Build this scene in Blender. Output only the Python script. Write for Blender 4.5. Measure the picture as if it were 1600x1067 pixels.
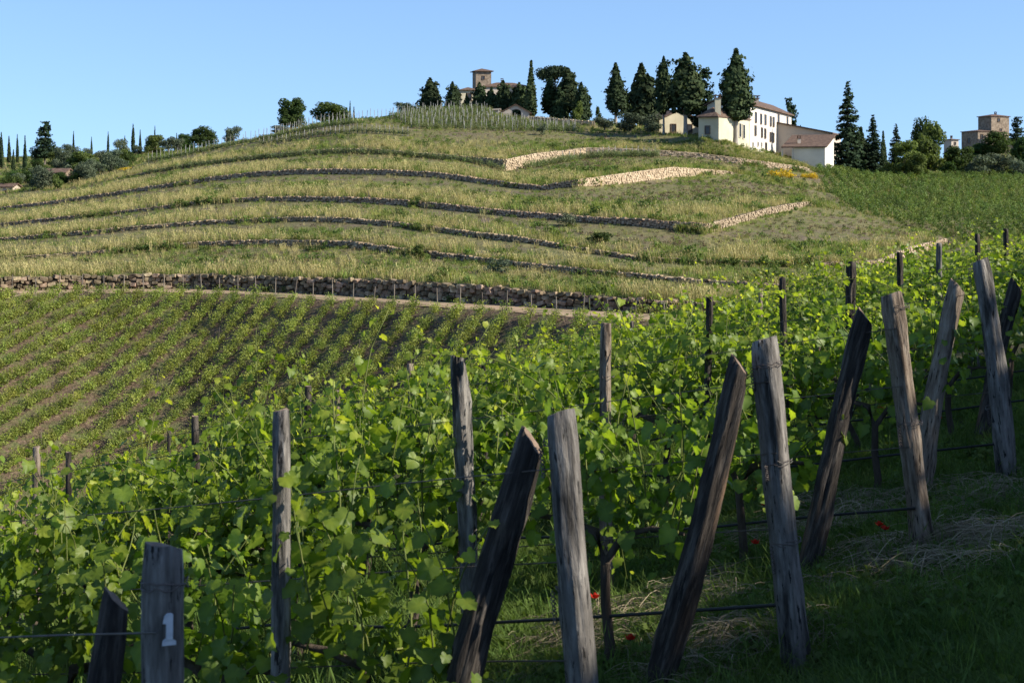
import bpy, math, random
import numpy as np
from mathutils import Vector, Matrix, noise as mnoise

for o in list(bpy.data.objects):
    bpy.data.objects.remove(o, do_unlink=True)
SC = bpy.context.scene
COL = SC.collection
PI = math.pi

# ------------------------------------------------------------------ camera
FPX, CX, HY = 2444.0, 800.0, 300.0          # focal length in photo pixels, centre column, eye-level row
cd = bpy.data.cameras.new('camera')
cam = bpy.data.objects.new('camera', cd); COL.objects.link(cam)
cam.location = (0, 0, 0); cam.rotation_euler = (PI / 2, 0, 0)
cd.sensor_width = 36; cd.lens = 36 * FPX / 1600
cd.shift_y = -(533.5 - HY) / 1600
cd.clip_start = 0.1; cd.clip_end = 20000
cd.dof.use_dof = True; cd.dof.focus_distance = 22; cd.dof.aperture_fstop = 9
SC.camera = cam

# ------------------------------------------------------------------ light
SUN_AZ = math.atan2(-0.24, 0.97)            # direction towards the sun in plan
SUN_EL = math.radians(32)
wd = bpy.data.worlds.new('World'); SC.world = wd; wd.use_nodes = True
nt = wd.node_tree
bg = nt.nodes['Background']
sky = nt.nodes.new('ShaderNodeTexSky'); sky.sky_type = 'NISHITA'
sky.sun_disc = False
sky.sun_elevation = SUN_EL
sky.sun_rotation = PI / 2 - SUN_AZ
sky.altitude = 1000; sky.air_density = 1.0; sky.dust_density = 0.6; sky.ozone_density = 4.0
tc = nt.nodes.new('ShaderNodeTexCoord'); ma = nt.nodes.new('ShaderNodeVectorMath'); ma.operation = 'MULTIPLY_ADD'; nt.links.new(tc.outputs['Generated'], ma.inputs[0])
ma.inputs[1].default_value = (1, 1, .8); ma.inputs[2].default_value = (0, 0, .12)      # sky lookup raised and flattened so the pale horizon band stays low
nm = nt.nodes.new('ShaderNodeVectorMath'); nm.operation = 'NORMALIZE'; nt.links.new(ma.outputs[0], nm.inputs[0]); nt.links.new(nm.outputs[0], sky.inputs[0])
nt.links.new(sky.outputs[0], bg.inputs[0])
bg.inputs[1].default_value = 0.115
sl = bpy.data.lights.new('sun', 'SUN'); sl.energy = 4.6; sl.angle = math.radians(0.53); sl.color = (1.0, 0.93, 0.80)
so = bpy.data.objects.new('sun', sl); COL.objects.link(so)
so.location = (40, -10, 40)
sdir = Vector((math.cos(SUN_AZ) * math.cos(SUN_EL), math.sin(SUN_AZ) * math.cos(SUN_EL), math.sin(SUN_EL)))
so.rotation_euler = sdir.to_track_quat('Z', 'Y').to_euler()
SC.view_settings.view_transform = 'Standard'; SC.view_settings.look = 'None'
SC.view_settings.exposure = 0.9; SC.view_settings.gamma = 1.0
SC.cycles.max_bounces = 6; SC.cycles.diffuse_bounces = 3; SC.cycles.glossy_bounces = 2
SC.cycles.transmission_bounces = 4; SC.cycles.transparent_max_bounces = 4
SC.cycles.use_denoising = True
SC.cycles.caustics_reflective = False; SC.cycles.caustics_refractive = False

# ------------------------------------------------------------------ helpers
def W(px, py, Y):                            # a photo pixel at depth Y as a point
    return Vector(((px - CX) * Y / FPX, Y, (HY - py) * Y / FPX))
def zat(py, Y): return (HY - py) * Y / FPX
def xat(px, Y): return (px - CX) * Y / FPX

def tag(o, label=None, cat=None, group=None, kind=None):
    if label: o['label'] = label
    if cat: o['category'] = cat
    if group: o['group'] = group
    if kind: o['kind'] = kind
    return o

def link(name, data, parent=None, mat=None, loc=None, rot=None, scale=None):
    o = bpy.data.objects.new(name, data); COL.objects.link(o)
    if parent: o.parent = parent
    if loc is not None: o.location = loc
    if rot is not None: o.rotation_euler = rot
    if scale is not None: o.scale = scale
    return o

def empty(name, loc, rot=(0, 0, 0)):
    o = link(name, None, loc=loc, rot=rot); o.empty_display_size = 0.3
    return o

def mesh(name, V, F, mat=None, smooth=False, attr=None):
    """V (n,3); F an (m,k) array or a list of index lists."""
    V = np.asarray(V, dtype=np.float32)
    me = bpy.data.meshes.new(name)
    if isinstance(F, np.ndarray):
        m, k = F.shape
        me.vertices.add(len(V)); me.vertices.foreach_set('co', V.ravel())
        me.loops.add(m * k); me.loops.foreach_set('vertex_index', F.astype(np.int32).ravel())
        me.polygons.add(m)
        me.polygons.foreach_set('loop_start', np.arange(0, m * k, k, dtype=np.int32))
        me.polygons.foreach_set('loop_total', np.full(m, k, dtype=np.int32))
        me.update(calc_edges=True)
    else:
        me.from_pydata([tuple(map(float, v)) for v in V], [], [tuple(f) for f in F])
        me.update()
    if smooth:
        me.polygons.foreach_set('use_smooth', np.ones(len(me.polygons), dtype=bool))
    if attr:
        for an, av in attr.items():
            a = me.attributes.new(an, 'FLOAT', 'POINT'); a.data.foreach_set('value', np.asarray(av, dtype=np.float32))
    if mat: me.materials.append(mat)
    return me

class MB:
    """collects boxes, tubes and prisms into one mesh"""
    def __init__(s): s.v = []; s.f = []
    def add(s, V, F):
        n = len(s.v); s.v += [tuple(v) for v in V]; s.f += [tuple(i + n for i in f) for f in F]
    def box(s, c, sx, sy, sz, M=None):
        V = [Vector((x * sx / 2, y * sy / 2, z * sz / 2)) for x in (-1, 1) for y in (-1, 1) for z in (-1, 1)]
        if M is not None: V = [M @ v for v in V]
        V = [v + Vector(c) for v in V]
        s.add(V, [(0, 1, 3, 2), (4, 6, 7, 5), (0, 4, 5, 1), (2, 3, 7, 6), (0, 2, 6, 4), (1, 5, 7, 3)])
    def tube(s, pts, rad, n=6, cap=True):
        pts = [Vector(p) for p in pts]
        rad = rad if hasattr(rad, '__len__') else [rad] * len(pts)
        rings = []
        for i, p in enumerate(pts):
            d = (pts[min(i + 1, len(pts) - 1)] - pts[max(i - 1, 0)]).normalized()
            a = d.cross(Vector((0, 0, 1)) if abs(d.z) < .9 else Vector((1, 0, 0))).normalized(); b = d.cross(a)
            rings.append([p + (a * math.cos(2 * PI * k / n) + b * math.sin(2 * PI * k / n)) * rad[i] for k in range(n)])
        V = [v for r in rings for v in r]; F = []
        for i in range(len(pts) - 1):
            for k in range(n):
                F.append((i * n + k, i * n + (k + 1) % n, (i + 1) * n + (k + 1) % n, (i + 1) * n + k))
        if cap:
            F.append(tuple(range(n))); F.append(tuple((len(pts) - 1) * n + k for k in range(n - 1, -1, -1)))
        s.add(V, F)
    def obj(s, name, mat, parent=None, smooth=False, loc=None):
        return link(name, mesh(name, s.v, s.f, mat, smooth), parent, loc=loc)

def N3(x, y, z=0.0, s=1.0): return mnoise.noise(Vector((x * s, y * s, z * s)))

# ------------------------------------------------------------------ materials
def ramp(nt, stops):
    r = nt.nodes.new('ShaderNodeValToRGB'); e = r.color_ramp.elements
    while len(e) < len(stops): e.new(0.5)
    for k, (p, c) in enumerate(stops):
        e[k].position = p; e[k].color = (*c, 1)
    return r

def pmat(name, stops, scale=1.0, coord='pos', rough=0.9, bump=None, rnd=0.0, trans=None, detail=6, spec=0.2,
         second=None, attr=None, dist=0.0, stretch=None, hue=0.0):
    """stops: ramp over noise; second: (stops, scale, lo, hi) patches on top; trans: (colour gain, share) for thin leaves"""
    m = bpy.data.materials.new(name); m.use_nodes = True
    nt = m.node_tree; nd = nt.nodes; L = nt.links
    b = nd['Principled BSDF']; b.inputs['Roughness'].default_value = rough; b.inputs['Specular IOR Level'].default_value = spec
    if coord == 'pos':
        co = nd.new('ShaderNodeNewGeometry').outputs['Position']
    else:
        co = nd.new('ShaderNodeTexCoord').outputs['Object']
    if stretch:
        mp = nd.new('ShaderNodeMapping'); mp.inputs['Scale'].default_value = stretch; L.new(co, mp.inputs[0]); co = mp.outputs[0]
    def noi(sc, det=detail):
        t = nd.new('ShaderNodeTexNoise'); t.inputs['Scale'].default_value = sc; t.inputs['Detail'].default_value = det
        t.inputs['Roughness'].default_value = 0.62; t.inputs['Distortion'].default_value = dist
        L.new(co, t.inputs['Vector']); return t.outputs[0]
    r = ramp(nt, stops)
    if attr:
        a = nd.new('ShaderNodeAttribute'); a.attribute_name = attr
        ad = nd.new('ShaderNodeMath'); ad.operation = 'MULTIPLY_ADD'
        L.new(noi(scale), ad.inputs[0]); ad.inputs[1].default_value = 0.5; L.new(a.outputs['Fac'], ad.inputs[2])
        sb = nd.new('ShaderNodeMath'); sb.operation = 'SUBTRACT'; L.new(ad.outputs[0], sb.inputs[0]); sb.inputs[1].default_value = 0.25
        L.new(sb.outputs[0], r.inputs[0])
    else:
        L.new(noi(scale), r.inputs[0])
    c = r.outputs[0]
    if second:
        for st2, sc2, lo, hi in (second if isinstance(second, list) else [second]):
            mr = nd.new('ShaderNodeMapRange'); mr.inputs[1].default_value = lo; mr.inputs[2].default_value = hi
            L.new(noi(sc2, 5), mr.inputs[0])
            r2 = ramp(nt, st2); L.new(noi(scale * 1.7), r2.inputs[0])
            mx = nd.new('ShaderNodeMixRGB'); L.new(mr.outputs[0], mx.inputs[0]); L.new(c, mx.inputs[1]); L.new(r2.outputs[0], mx.inputs[2])
            c = mx.outputs[0]
    if rnd or hue:
        oi = nd.new('ShaderNodeObjectInfo'); hs = nd.new('ShaderNodeHueSaturation')
        mr = nd.new('ShaderNodeMapRange'); mr.inputs[3].default_value = 1 - rnd; mr.inputs[4].default_value = 1 + rnd
        L.new(oi.outputs['Random'], mr.inputs[0]); L.new(mr.outputs[0], hs.inputs['Value'])
        mu = nd.new('ShaderNodeMath'); mu.operation = 'MULTIPLY'; mu.inputs[1].default_value = 7.31; L.new(oi.outputs['Random'], mu.inputs[0])
        fr = nd.new('ShaderNodeMath'); fr.operation = 'FRACT'; L.new(mu.outputs[0], fr.inputs[0])
        mh = nd.new('ShaderNodeMapRange'); mh.inputs[3].default_value = .5 - hue; mh.inputs[4].default_value = .5 + hue
        L.new(fr.outputs[0], mh.inputs[0]); L.new(mh.outputs[0], hs.inputs['Hue'])
        L.new(c, hs.inputs['Color']); c = hs.outputs[0]
    L.new(c, b.inputs['Base Color'])
    if bump:
        bp = nd.new('ShaderNodeBump'); bp.inputs['Strength'].default_value = bump[1]; bp.inputs['Distance'].default_value = bump[2] if len(bump) > 2 else 0.05
        L.new(noi(bump[0], 8), bp.inputs['Height']); L.new(bp.outputs[0], b.inputs['Normal'])
    if trans:
        tr = nd.new('ShaderNodeBsdfTranslucent')
        mc = nd.new('ShaderNodeMixRGB'); mc.blend_type = 'MULTIPLY'; mc.inputs[0].default_value = 1; L.new(c, mc.inputs[1]); mc.inputs[2].default_value = (*trans[0], 1)
        L.new(mc.outputs[0], tr.inputs[0])
        ms = nd.new('ShaderNodeMixShader'); ms.inputs[0].default_value = trans[1]
        L.new(b.outputs[0], ms.inputs[1]); L.new(tr.outputs[0], ms.inputs[2]); L.new(ms.outputs[0], nd['Material Output'].inputs['Surface'])
    return m

M = {}
G1, G2, G3 = (0.055, 0.085, 0.022), (0.085, 0.115, 0.032), (0.13, 0.14, 0.05)
STRAW, SOIL, SOIL2 = (0.30, 0.24, 0.11), (0.105, 0.08, 0.056), (0.16, 0.125, 0.09)
M['hill'] = pmat('hillside_turf', [(.3, (0.085, .09, .034)), (.5, (.14, .13, .05)), (.7, (.20, .17, .075))], .9, bump=(3, .7, .25),
                 second=([(.3, (.10, .075, .05)), (.7, (.17, .13, .085))], .12, .5, .66))
M['soil'] = pmat('tilled_soil', [(.3, (.058, .040, .026)), (.5, (.115, .080, .052)), (.72, (.23, .165, .108))], 2.6, bump=(4, 1.0, .2), detail=9,
                 second=([(.3, (.075, .09, .034)), (.7, (.15, .15, .06))], .6, .46, .62))
M['path'] = pmat('pale_earth', [(.3, (.24, .165, .10)), (.55, (.35, .25, .155)), (.75, (.43, .32, .205))], 1.2, bump=(5, .4, .06),
                 second=([(.3, (.12, .12, .055)), (.7, (.17, .16, .08))], .35, .52, .7))
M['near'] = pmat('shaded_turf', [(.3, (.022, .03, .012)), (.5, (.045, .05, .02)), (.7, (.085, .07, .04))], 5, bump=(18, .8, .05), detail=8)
M['far'] = pmat('far_ground', [(.3, (.05, .075, .025)), (.7, (.11, .12, .05))], .05)
M['grass'] = pmat('meadow_grass', [(.3, (.095, .145, .032)), (.5, (.165, .212, .052)), (.7, (.28, .285, .09))], .16, rnd=.35, hue=.02, trans=((1.5, 1.5, .8), .35))
M['straw'] = pmat('dry_grass', [(.3, (.31, .28, .11)), (.7, (.50, .43, .20))], .4, rnd=.3, trans=((1.2, 1.1, .8), .3))
M['weed'] = pmat('leafy_weed', [(.3, (.05, .085, .02)), (.7, (.115, .155, .04))], .5, rnd=.35, hue=.02, trans=((1.5, 1.6, .7), .3))
M['brush'] = pmat('brown_weed', [(.3, (.085, .065, .035)), (.7, (.17, .12, .065))], .5, rnd=.3)
M['ngrass'] = pmat('near_grass', [(.3, (.05, .095, .018)), (.7, (.125, .175, .04))], 1.4, rnd=.4, hue=.015, trans=((1.5, 1.6, .7), .35))
M['hay'] = pmat('cut_hay', [(.3, (.16, .13, .08)), (.7, (.33, .27, .18))], 2, rnd=.25)
M['stone'] = pmat('field_stone_shaded', [(.3, (.125, .088, .054)), (.5, (.24, .175, .112)), (.72, (.45, .35, .24))], 2.2, rnd=.5, hue=.02, bump=(9, .6, .06), coord='pos')  # darker copy of the wall stone; shade of camera-facing walls is in the colour
M['cream'] = pmat('cream_stone', [(.3, (.28, .21, .135)), (.5, (.41, .315, .21)), (.72, (.53, .425, .295))], 1.3, rnd=.2, bump=(9, .5, .05))  # paler copy for sun-facing walls, sunlight partly in the colour; also garden wall
M['core'] = pmat('wall_core', [(.3, (.055, .040, .027)), (.7, (.11, .082, .057))], 3)
VL = [(.0, (.066, .115, .014)), (.35, (.14, .205, .022)), (.62, (.235, .30, .03)), (1.0, (.38, .40, .065))]
M['leaf'] = pmat('vine_leaf', VL, 9, coord='obj', rough=.5, spec=.42, rnd=.16, hue=.008, attr='age', trans=((1.85, 1.8, .75), .50))
M['shoot'] = pmat('vine_shoot', [(.3, (.10, .14, .03)), (.7, (.19, .20, .06))], 9, coord='obj', rough=.6, trans=((1.2, 1.2, .8), .15))
M['bark'] = pmat('vine_bark', [(.3, (.035, .026, .02)), (.7, (.11, .085, .065))], 14, coord='obj', bump=(40, 1, .02), stretch=(1, 1, .25))
M['yleaf'] = pmat('young_vine_leaf', [(.3, (.135, .175, .034)), (.55, (.225, .26, .055)), (.75, (.34, .35, .095))], .6, rnd=.3, hue=.018, rough=.55, trans=((1.6, 1.6, .8), .35))
M['fleaf'] = pmat('far_vine_leaf', [(.3, (.06, .10, .022)), (.55, (.115, .165, .036)), (.75, (.19, .225, .06))], .16, rnd=.35, hue=.02, rough=.6, trans=((1.5, 1.5, .8), .3))
def wood(name, a, b, c, sc=7):
    return pmat(name, [(.28, a), (.5, b), (.72, c)], sc, coord='obj', rough=.85, spec=.25, detail=10, stretch=(5, 5, .8), bump=(9, 1.0, .018), rnd=.12,
                second=[([(.3, tuple(x * .30 for x in a)), (.7, tuple(x * .8 for x in a))], 2.3, .52, .62), ([(.3, tuple(x * .15 for x in a)), (.7, tuple(x * .3 for x in a))], 11, .60, .64)])
M['post'] = wood('weathered_post', (.060, .054, .048), (.145, .132, .118), (.29, .268, .24))
M['post2'] = wood('brown_post', (.085, .06, .042), (.20, .155, .115), (.33, .28, .225))
M['strut'] = wood2 = pmat('dark_strut', [(.28, (.010, .008, .007)), (.5, (.034, .027, .022)), (.70, (.13, .11, .092))], 6, coord='obj', rough=.85, spec=.3, detail=12, stretch=(5, 5, .6), bump=(10, 1.0, .03), rnd=.1,
    second=[([(.3, (.05, .028, .016)), (.7, (.20, .125, .075))], 1.7, .57, .66), ([(.3, (.004, .003, .003)), (.7, (.02, .016, .013))], 7, .55, .62)])
M['strut_old'] = wood('dark_strut', (.010, .008, .007), (.030, .024, .020), (.10, .085, .072), 5)
M['cut'] = pmat('sawn_end', [(.3, (.13, .085, .06)), (.7, (.27, .20, .15))], 30, coord='obj', bump=(60, .6, .004))
M['stake'] = pmat('grey_stake', [(.3, (.22, .21, .185)), (.7, (.38, .365, .325))], 3, rnd=.3)
M['dstake'] = pmat('brown_stake', [(.3, (.12, .095, .07)), (.7, (.24, .20, .16))], 3, rnd=.3)
M['wire'] = pmat('rusty_wire', [(.3, (.04, .032, .028)), (.7, (.12, .09, .075))], 20, rough=.6, spec=.5)
M['drip'] = pmat('black_pipe', [(.3, (.012, .012, .013)), (.7, (.02, .02, .022))], 5, rough=.5, spec=.4)
M['paint'] = pmat('white_paint', [(.3, (.42, .44, .47)), (.7, (.62, .64, .66))], 30, rough=.6)
M['poppy'] = pmat('poppy_petal', [(.3, (.30, .014, .006)), (.7, (.45, .03, .012))], 20, trans=((1.2, .8, .6), .35))
M['white_wall'] = pmat('white_plaster', [(.3, (.55, .505, .43)), (.7, (.70, .655, .57))], .35, bump=(6, .15, .02))
M['cream_wall'] = pmat('cream_plaster', [(.3, (.44, .39, .27)), (.7, (.60, .54, .40))], .3, bump=(6, .15, .02))
M['pink_wall'] = pmat('pinkish_plaster', [(.3, (.42, .35, .29)), (.7, (.54, .46, .38))], .3, bump=(6, .15, .02))
M['rubble_wall'] = pmat('rubble_masonry', [(.3, (.13, .10, .072)), (.5, (.24, .185, .135)), (.72, (.37, .295, .22))], 1.6, bump=(5, .8, .08))
M['roof'] = pmat('clay_tiles', [(.3, (.07, .045, .034)), (.5, (.12, .078, .057)), (.72, (.20, .135, .10))], 1.8, bump=(5, .7, .06))
M['glass'] = pmat('dark_glass', [(.3, (.02, .022, .026)), (.7, (.04, .044, .05))], 2, rough=.25, spec=.5)
M['shutter'] = pmat('brown_shutter', [(.3, (.11, .075, .05)), (.7, (.17, .12, .085))], 3)
M['sill'] = pmat('stone_trim', [(.3, (.45, .40, .33)), (.7, (.6, .55, .47))], 3)
M['cyp'] = pmat('cypress_needles', [(.3, (.018, .033, .014)), (.55, (.038, .058, .022)), (.75, (.080, .096, .036))], .9, rnd=.25, hue=.012, trans=((1.3, 1.4, .7), .15))
M['fir'] = pmat('fir_needles', [(.3, (.016, .033, .017)), (.55, (.032, .054, .025)), (.75, (.060, .082, .038))], .8, rnd=.2, hue=.015, trans=((1.3, 1.4, .7), .15))
M['broad'] = pmat('broad_leaves', [(.3, (.028, .05, .014)), (.55, (.055, .088, .022)), (.75, (.10, .13, .036))], .7, rnd=.3, hue=.02, trans=((1.5, 1.6, .7), .3))
M['light'] = pmat('light_leaves', [(.3, (.055, .085, .022)), (.55, (.10, .135, .036)), (.75, (.155, .18, .055))], .7, rnd=.2, hue=.015, trans=((1.5, 1.6, .7), .3))
M['olive'] = pmat('olive_leaves', [(.3, (.055, .075, .042)), (.55, (.10, .125, .075)), (.75, (.17, .19, .125))], .8, rnd=.25, hue=.015, trans=((1.3, 1.3, .9), .22))
M['broom'] = pmat('broom_flowers', [(.3, (.35, .24, .012)), (.55, (.62, .43, .02)), (.75, (.75, .58, .05))], 1.5, trans=((1.2, 1.1, .6), .25))
M['trunk'] = pmat('tree_bark', [(.3, (.07, .055, .042)), (.7, (.19, .16, .13))], 1.6, coord='obj', stretch=(3, 3, .6), bump=(6, .8, .08))
M['ptrunk'] = pmat('pale_bark', [(.3, (.22, .19, .16)), (.7, (.42, .38, .33))], 1.6, coord='obj', stretch=(3, 3, .6), bump=(6, .8, .08))

# ------------------------------------------------------------------ terrain: stations along each column of view
# tables: photo column, row of wall foot, row of wall top, distance
W1 = [(-400, 459, 434, 146), (0, 456, 432, None), (150, 452, 430, None), (300, 452, 428, None), (450, 458, 432.5, None), (600, 466, 437, None),
      (750, 475, 444.5, None), (900, 484, 459, None), (1010, 490, 466, None), (1095, 492, 471, None), (1300, 497, 478, None), (2200, 505, 488, None)]
W1 = [(a, b, c, 9.5 * FPX / (b - HY)) for a, b, c, d in W1]
def thin(T, px_end): return [(a, c + (b - c) * (.74 if a < px_end else 1), c, d) for a, b, c, d in T]
W2 = [(-400, 424, 419, 178), (0, 409, 403, 174), (100, 404, 395.5, 173), (173, 398, 390, 172), (243, 393, 383, 171.5), (312, 389, 377, 171), (416, 387, 374, 169), (550, 391, 376, 163),  # far-left heights of upper walls raised to stand for shadow under grass lip
      (587, 396, 382, 160), (681, 406, 393, 155), (822, 424, 410, 146), (916, 433, 419, 140), (1103, 449, 437, 134), (1180, 452, 441, 132), (1300, 456, 447, 131), (1500, 462, 456, 132), (2200, 470, 468, 136)]
W3 = [(-400, 389, 383, 204), (0, 379, 372, 197), (152, 367.5, 358.7, 192), (253, 358, 350, 190), (329, 353, 344, 188), (400, 350, 341, 186), (476, 348, 338, 183), (552, 351, 340.6, 179),
      (628, 358, 347, 175), (750, 374, 363, 166), (819, 381, 370, 161), (905, 397, 385.5, 156), (990, 409, 399, 151), (1094, 416, 406, 147), (1197, 418, 408, 147), (1286, 419, 409.5, 148),
      (1368, 420, 407, 149), (1411, 403, 388, 163), (1454, 389, 377, 178), (1478, 381, 371.6, 188), (1500, 376, 374, 188), (1700, 376, 376, 185), (2200, 380, 380, 180)]
W4 = [(-400, 366, 361, 240), (0, 355.5, 349, 226), (76, 348.5, 341, 222), (218, 333, 326, 215), (329, 320, 312, 211), (400, 317, 308, 208), (476, 318, 306.5, 204), (552, 320, 307.7, 200),
      (628, 324, 311.5, 196), (704, 331, 319, 190), (800, 341, 329, 182), (911, 350, 337.5, 174), (990, 356, 341, 169.5), (1102, 364, 349, 165), (1145, 351, 339, 176), (1197, 336, 325, 189),
      (1231, 329, 318.5, 198), (1262, 322, 315, 207), (1290, 325, 324, 207), (1400, 343, 343, 207), (1700, 345, 345, 207), (2200, 345, 345, 207)]
W5 = [(-400, 342, 338, 280), (0, 330, 324, 268), (96, 320, 312, 262), (177, 308, 300.5, 257), (253, 297, 288, 252), (329, 286, 276.5, 248), (400, 279, 268, 244), (463, 275.5, 264.7, 240), (526, 275, 263.4, 236),
      (602, 276, 264.7, 231), (678, 280, 268.5, 225), (729, 286, 275, 220), (800, 296, 285, 213), (846, 300, 290, 208), (903, 291, 280, 206), (929, 291, 277, 210), (973, 287, 270.5, 219), (1008, 282.5, 266, 226), (1049, 278, 261, 234), (1094, 274.5, 263.6, 241), (1138, 272, 268, 246),
      (1170, 277, 276, 244), (1290, 301, 300, 246), (1400, 314, 314, 245), (1700, 314, 314, 245), (2200, 314, 314, 245)]
W6 = [(-400, 318, 318, 330), (0, 303, 303, 312), (100, 295, 295, 306), (190, 280, 277, 300), (245, 271, 265, 296), (300, 263, 255, 291), (360, 256, 247.5, 286), (425, 250, 240, 281), (463, 246, 237, 278), (526, 242.5, 232.5, 273), (590, 243, 233, 268), (653, 249, 238, 263),
      (729, 256, 244.5, 258), (789, 267.5, 249, 254), (836, 260, 239.5, 260), (880, 252, 235, 264), (915, 247, 231, 268), (956, 244, 231, 268.6), (1025, 244, 234, 268.8), (1094, 248, 239.5, 268.9), (1152, 257, 247, 269), (1197, 262.5, 253, 271), (1257, 270, 261, 275),
      (1275, 271, 270, 276), (1400, 287, 287, 282), (1700, 287, 287, 282), (2200, 287, 287, 282)]
R1 = [(-400, 305, 345), (0, 288, 340), (100, 282, 335), (200, 262, 325), (245, 252, 320), (300, 243, 315), (350, 232, 311), (400, 222, 306), (450, 212, 302), (500, 201, 299), (560, 195, 296), (650, 203, 292),
      (750, 206, 291), (850, 207, 293), (950, 211, 297), (1050, 213, 288), (1100, 217, 273), (1135, 223, 273.5), (1172, 234, 283), (1214, 243, 292), (1250, 253, 294), (1300, 268, 300), (1350, 277, 300), (1700, 277, 300), (2200, 277, 300)]
R2 = [(-400, 275, 420), (0, 262, 410), (100, 256, 400), (200, 248, 385), (300, 236, 350), (400, 219, 335), (450, 206, 328), (500, 194, 322), (560, 187, 318), (600, 186, 318), (640, 176, 325), (700, 171, 330), (755, 171, 332), (795, 181, 332), (830, 186, 332), (900, 191, 332),
      (950, 194, 332), (1050, 205, 332), (1100, 214, 325), (1172, 233, 325), (1250, 250, 335), (1300, 266, 335), (1350, 275.5, 330), (1700, 275.5, 330), (2200, 275.5, 330)]
R3 = [(-400, 256, 540), (0, 246, 520), (200, 241, 510), (300, 238, 490), (450, 215, 440), (640, 182, 430), (900, 193, 430), (1050, 208, 420), (1200, 240, 420), (1300, 262, 430), (1450, 250, 430), (1550, 239, 430), (1700, 240, 430), (2200, 250, 430)]
R4 = [(-400, 262, 900), (0, 256, 900), (300, 256, 850), (700, 262, 800), (1200, 264, 800), (1700, 260, 800), (2200, 264, 850)]

W2, W3, W4, W5, W6 = thin(W2, 3000), thin(W3, 1360), thin(W4, 1095), thin(W5, 900), thin(W6, 785)
COLS = np.concatenate([np.arange(-1400, -60, 60), np.arange(-60, 1680, 6.0), np.arange(1680, 3000, 60)])
def col_interp(T, k, px): return np.interp(px, [t[0] for t in T], [t[k] for t in T])
STN = []                                      # list of (Y array, z array) for each station
PATHW = ([-300, 200, 500, 1000, 1400], [2.8, 3.4, 5.2, 6.6, 6.6])
def zval(px, Y):                              # the vineyard slopes down towards us below the path, then levels out
    d = np.maximum(0, col_interp(W1, 3, px) - Y - np.interp(px, *PATHW)); e = np.maximum(0, d - 34)
    return -9.5 - .42 * (np.minimum(d, 34) + 7 * (1 - np.exp(-e / 7.)))
STN.append((np.full_like(COLS, 60.0), zval(COLS, 60.0)))
for T in (W1, W2, W3, W4, W5, W6):
    Yb = col_interp(T, 3, COLS); zb = (HY - col_interp(T, 1, COLS)) * Yb / FPX; ztp = (HY - col_interp(T, 2, COLS)) * Yb / FPX
    STN.append((Yb + .10, zb)); STN.append((Yb + .45, np.maximum(ztp, zb) - .05))
for T in (R1, R2, R3, R4):
    Yb = col_interp(T, 2, COLS); STN.append((Yb, (HY - col_interp(T, 1, COLS)) * Yb / FPX))
STN.append((np.full_like(COLS, 1500.0), np.full_like(COLS, -12.0)))
for i in range(7, len(STN) - 1):              # keep the steps of a column apart
    Ya, za = STN[i - 1]; Yb, zb = STN[i]
    STN[i] = (np.maximum(Yb, Ya + .3), zb)

def ground_z(px, Y):
    Ys = np.array([np.interp(px, COLS, s[0]) for s in STN]); zs = np.array([np.interp(px, COLS, s[1]) for s in STN])
    return float(np.interp(Y, Ys, zs))

def bank_rows(i, n):                          # points of the sheet between station i and i+1
    (Ya, za), (Yb, zb) = STN[i], STN[i + 1]
    out = []
    for k in range(n + 1):
        t = k / n
        Y = Ya + (Yb - Ya) * t; z = za + (zb - za) * t
        if i == 0: z = zval(COLS, Y) + np.array([.05 * N3(x * .8, y * .8, 4) * min(1, 30 * (1 - t)) for x, y in zip((COLS - CX) * Y / FPX, Y)])
        z = z + np.array([(0.16 * N3(x * .35, y * .35) + .35 * N3(x * .07, y * .07, 3)) * math.sin(PI * t) for x, y in zip((COLS - CX) * Y / FPX, Y)]) * (1 if 1 < i < 13 else .0)
        out.append((Y, z))
    return out
NSUB = [60] + [1, 7] * 6 + [8, 8, 5, 4]
def sheet(i0, i1, name, mat):
    rows = []
    for i in range(i0, i1):
        r = bank_rows(i, NSUB[i]); rows += r if not rows else r[1:]
    n = len(COLS); V = np.zeros((len(rows), n, 3))
    for k, (Y, z) in enumerate(rows):
        V[k, :, 0] = (COLS - CX) * Y / FPX; V[k, :, 1] = Y; V[k, :, 2] = z
    idx = np.arange(len(rows) * n).reshape(len(rows), n)
    F = np.stack([idx[:-1, :-1], idx[:-1, 1:], idx[1:, 1:], idx[1:, :-1]], -1).reshape(-1, 4)
    return tag(link(name, mesh(name, V.reshape(-1, 3), F, mat, True)), kind='structure')
sheet(0, 1, 'valley_field', M['soil'])
sheet(1, len(STN) - 1, 'hillside', M['hill'])
V = []; F = []                                # base sheet to the horizon
for k, r in enumerate((0, 60, 400, 2000, 9000)):
    for a in range(48): V.append((r * math.cos(a * PI / 24), r * math.sin(a * PI / 24) + 20, -29.0 - (r > 1000) * 3))
for k in range(4):
    for a in range(48): F.append((k * 48 + a, (k + 1) * 48 + a, (k + 1) * 48 + (a + 1) % 48, k * 48 + (a + 1) % 48))
tag(link('ground', mesh('ground', V, F, M['far'])), kind='structure')

# dirt path along the foot of the lowest wall
pp = np.arange(-300, 1500, 12.0); Yb = col_interp(W1, 3, pp)
wid = np.interp(pp, *PATHW)
V = []; F = []
for i, (p, y) in enumerate(zip(pp, Yb)):
    for k in range(5):
        t = k / 4; yy = y - .05 - t * (wid[i] + .7 * N3(p * .02, 5, k)); V.append((xat(p, yy), yy, float(zval(p, yy)) + .04 + .05 * math.sin(PI * t) - (.10 if k == 4 else 0)))
for i in range(len(pp) - 1):
    for k in range(4): F.append((i * 5 + k, i * 5 + k + 1, i * 5 + k + 6, i * 5 + k + 5))
tag(link('dirt_path', mesh('dirt_path', V, F, M['path'], True)), kind='structure')

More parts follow.
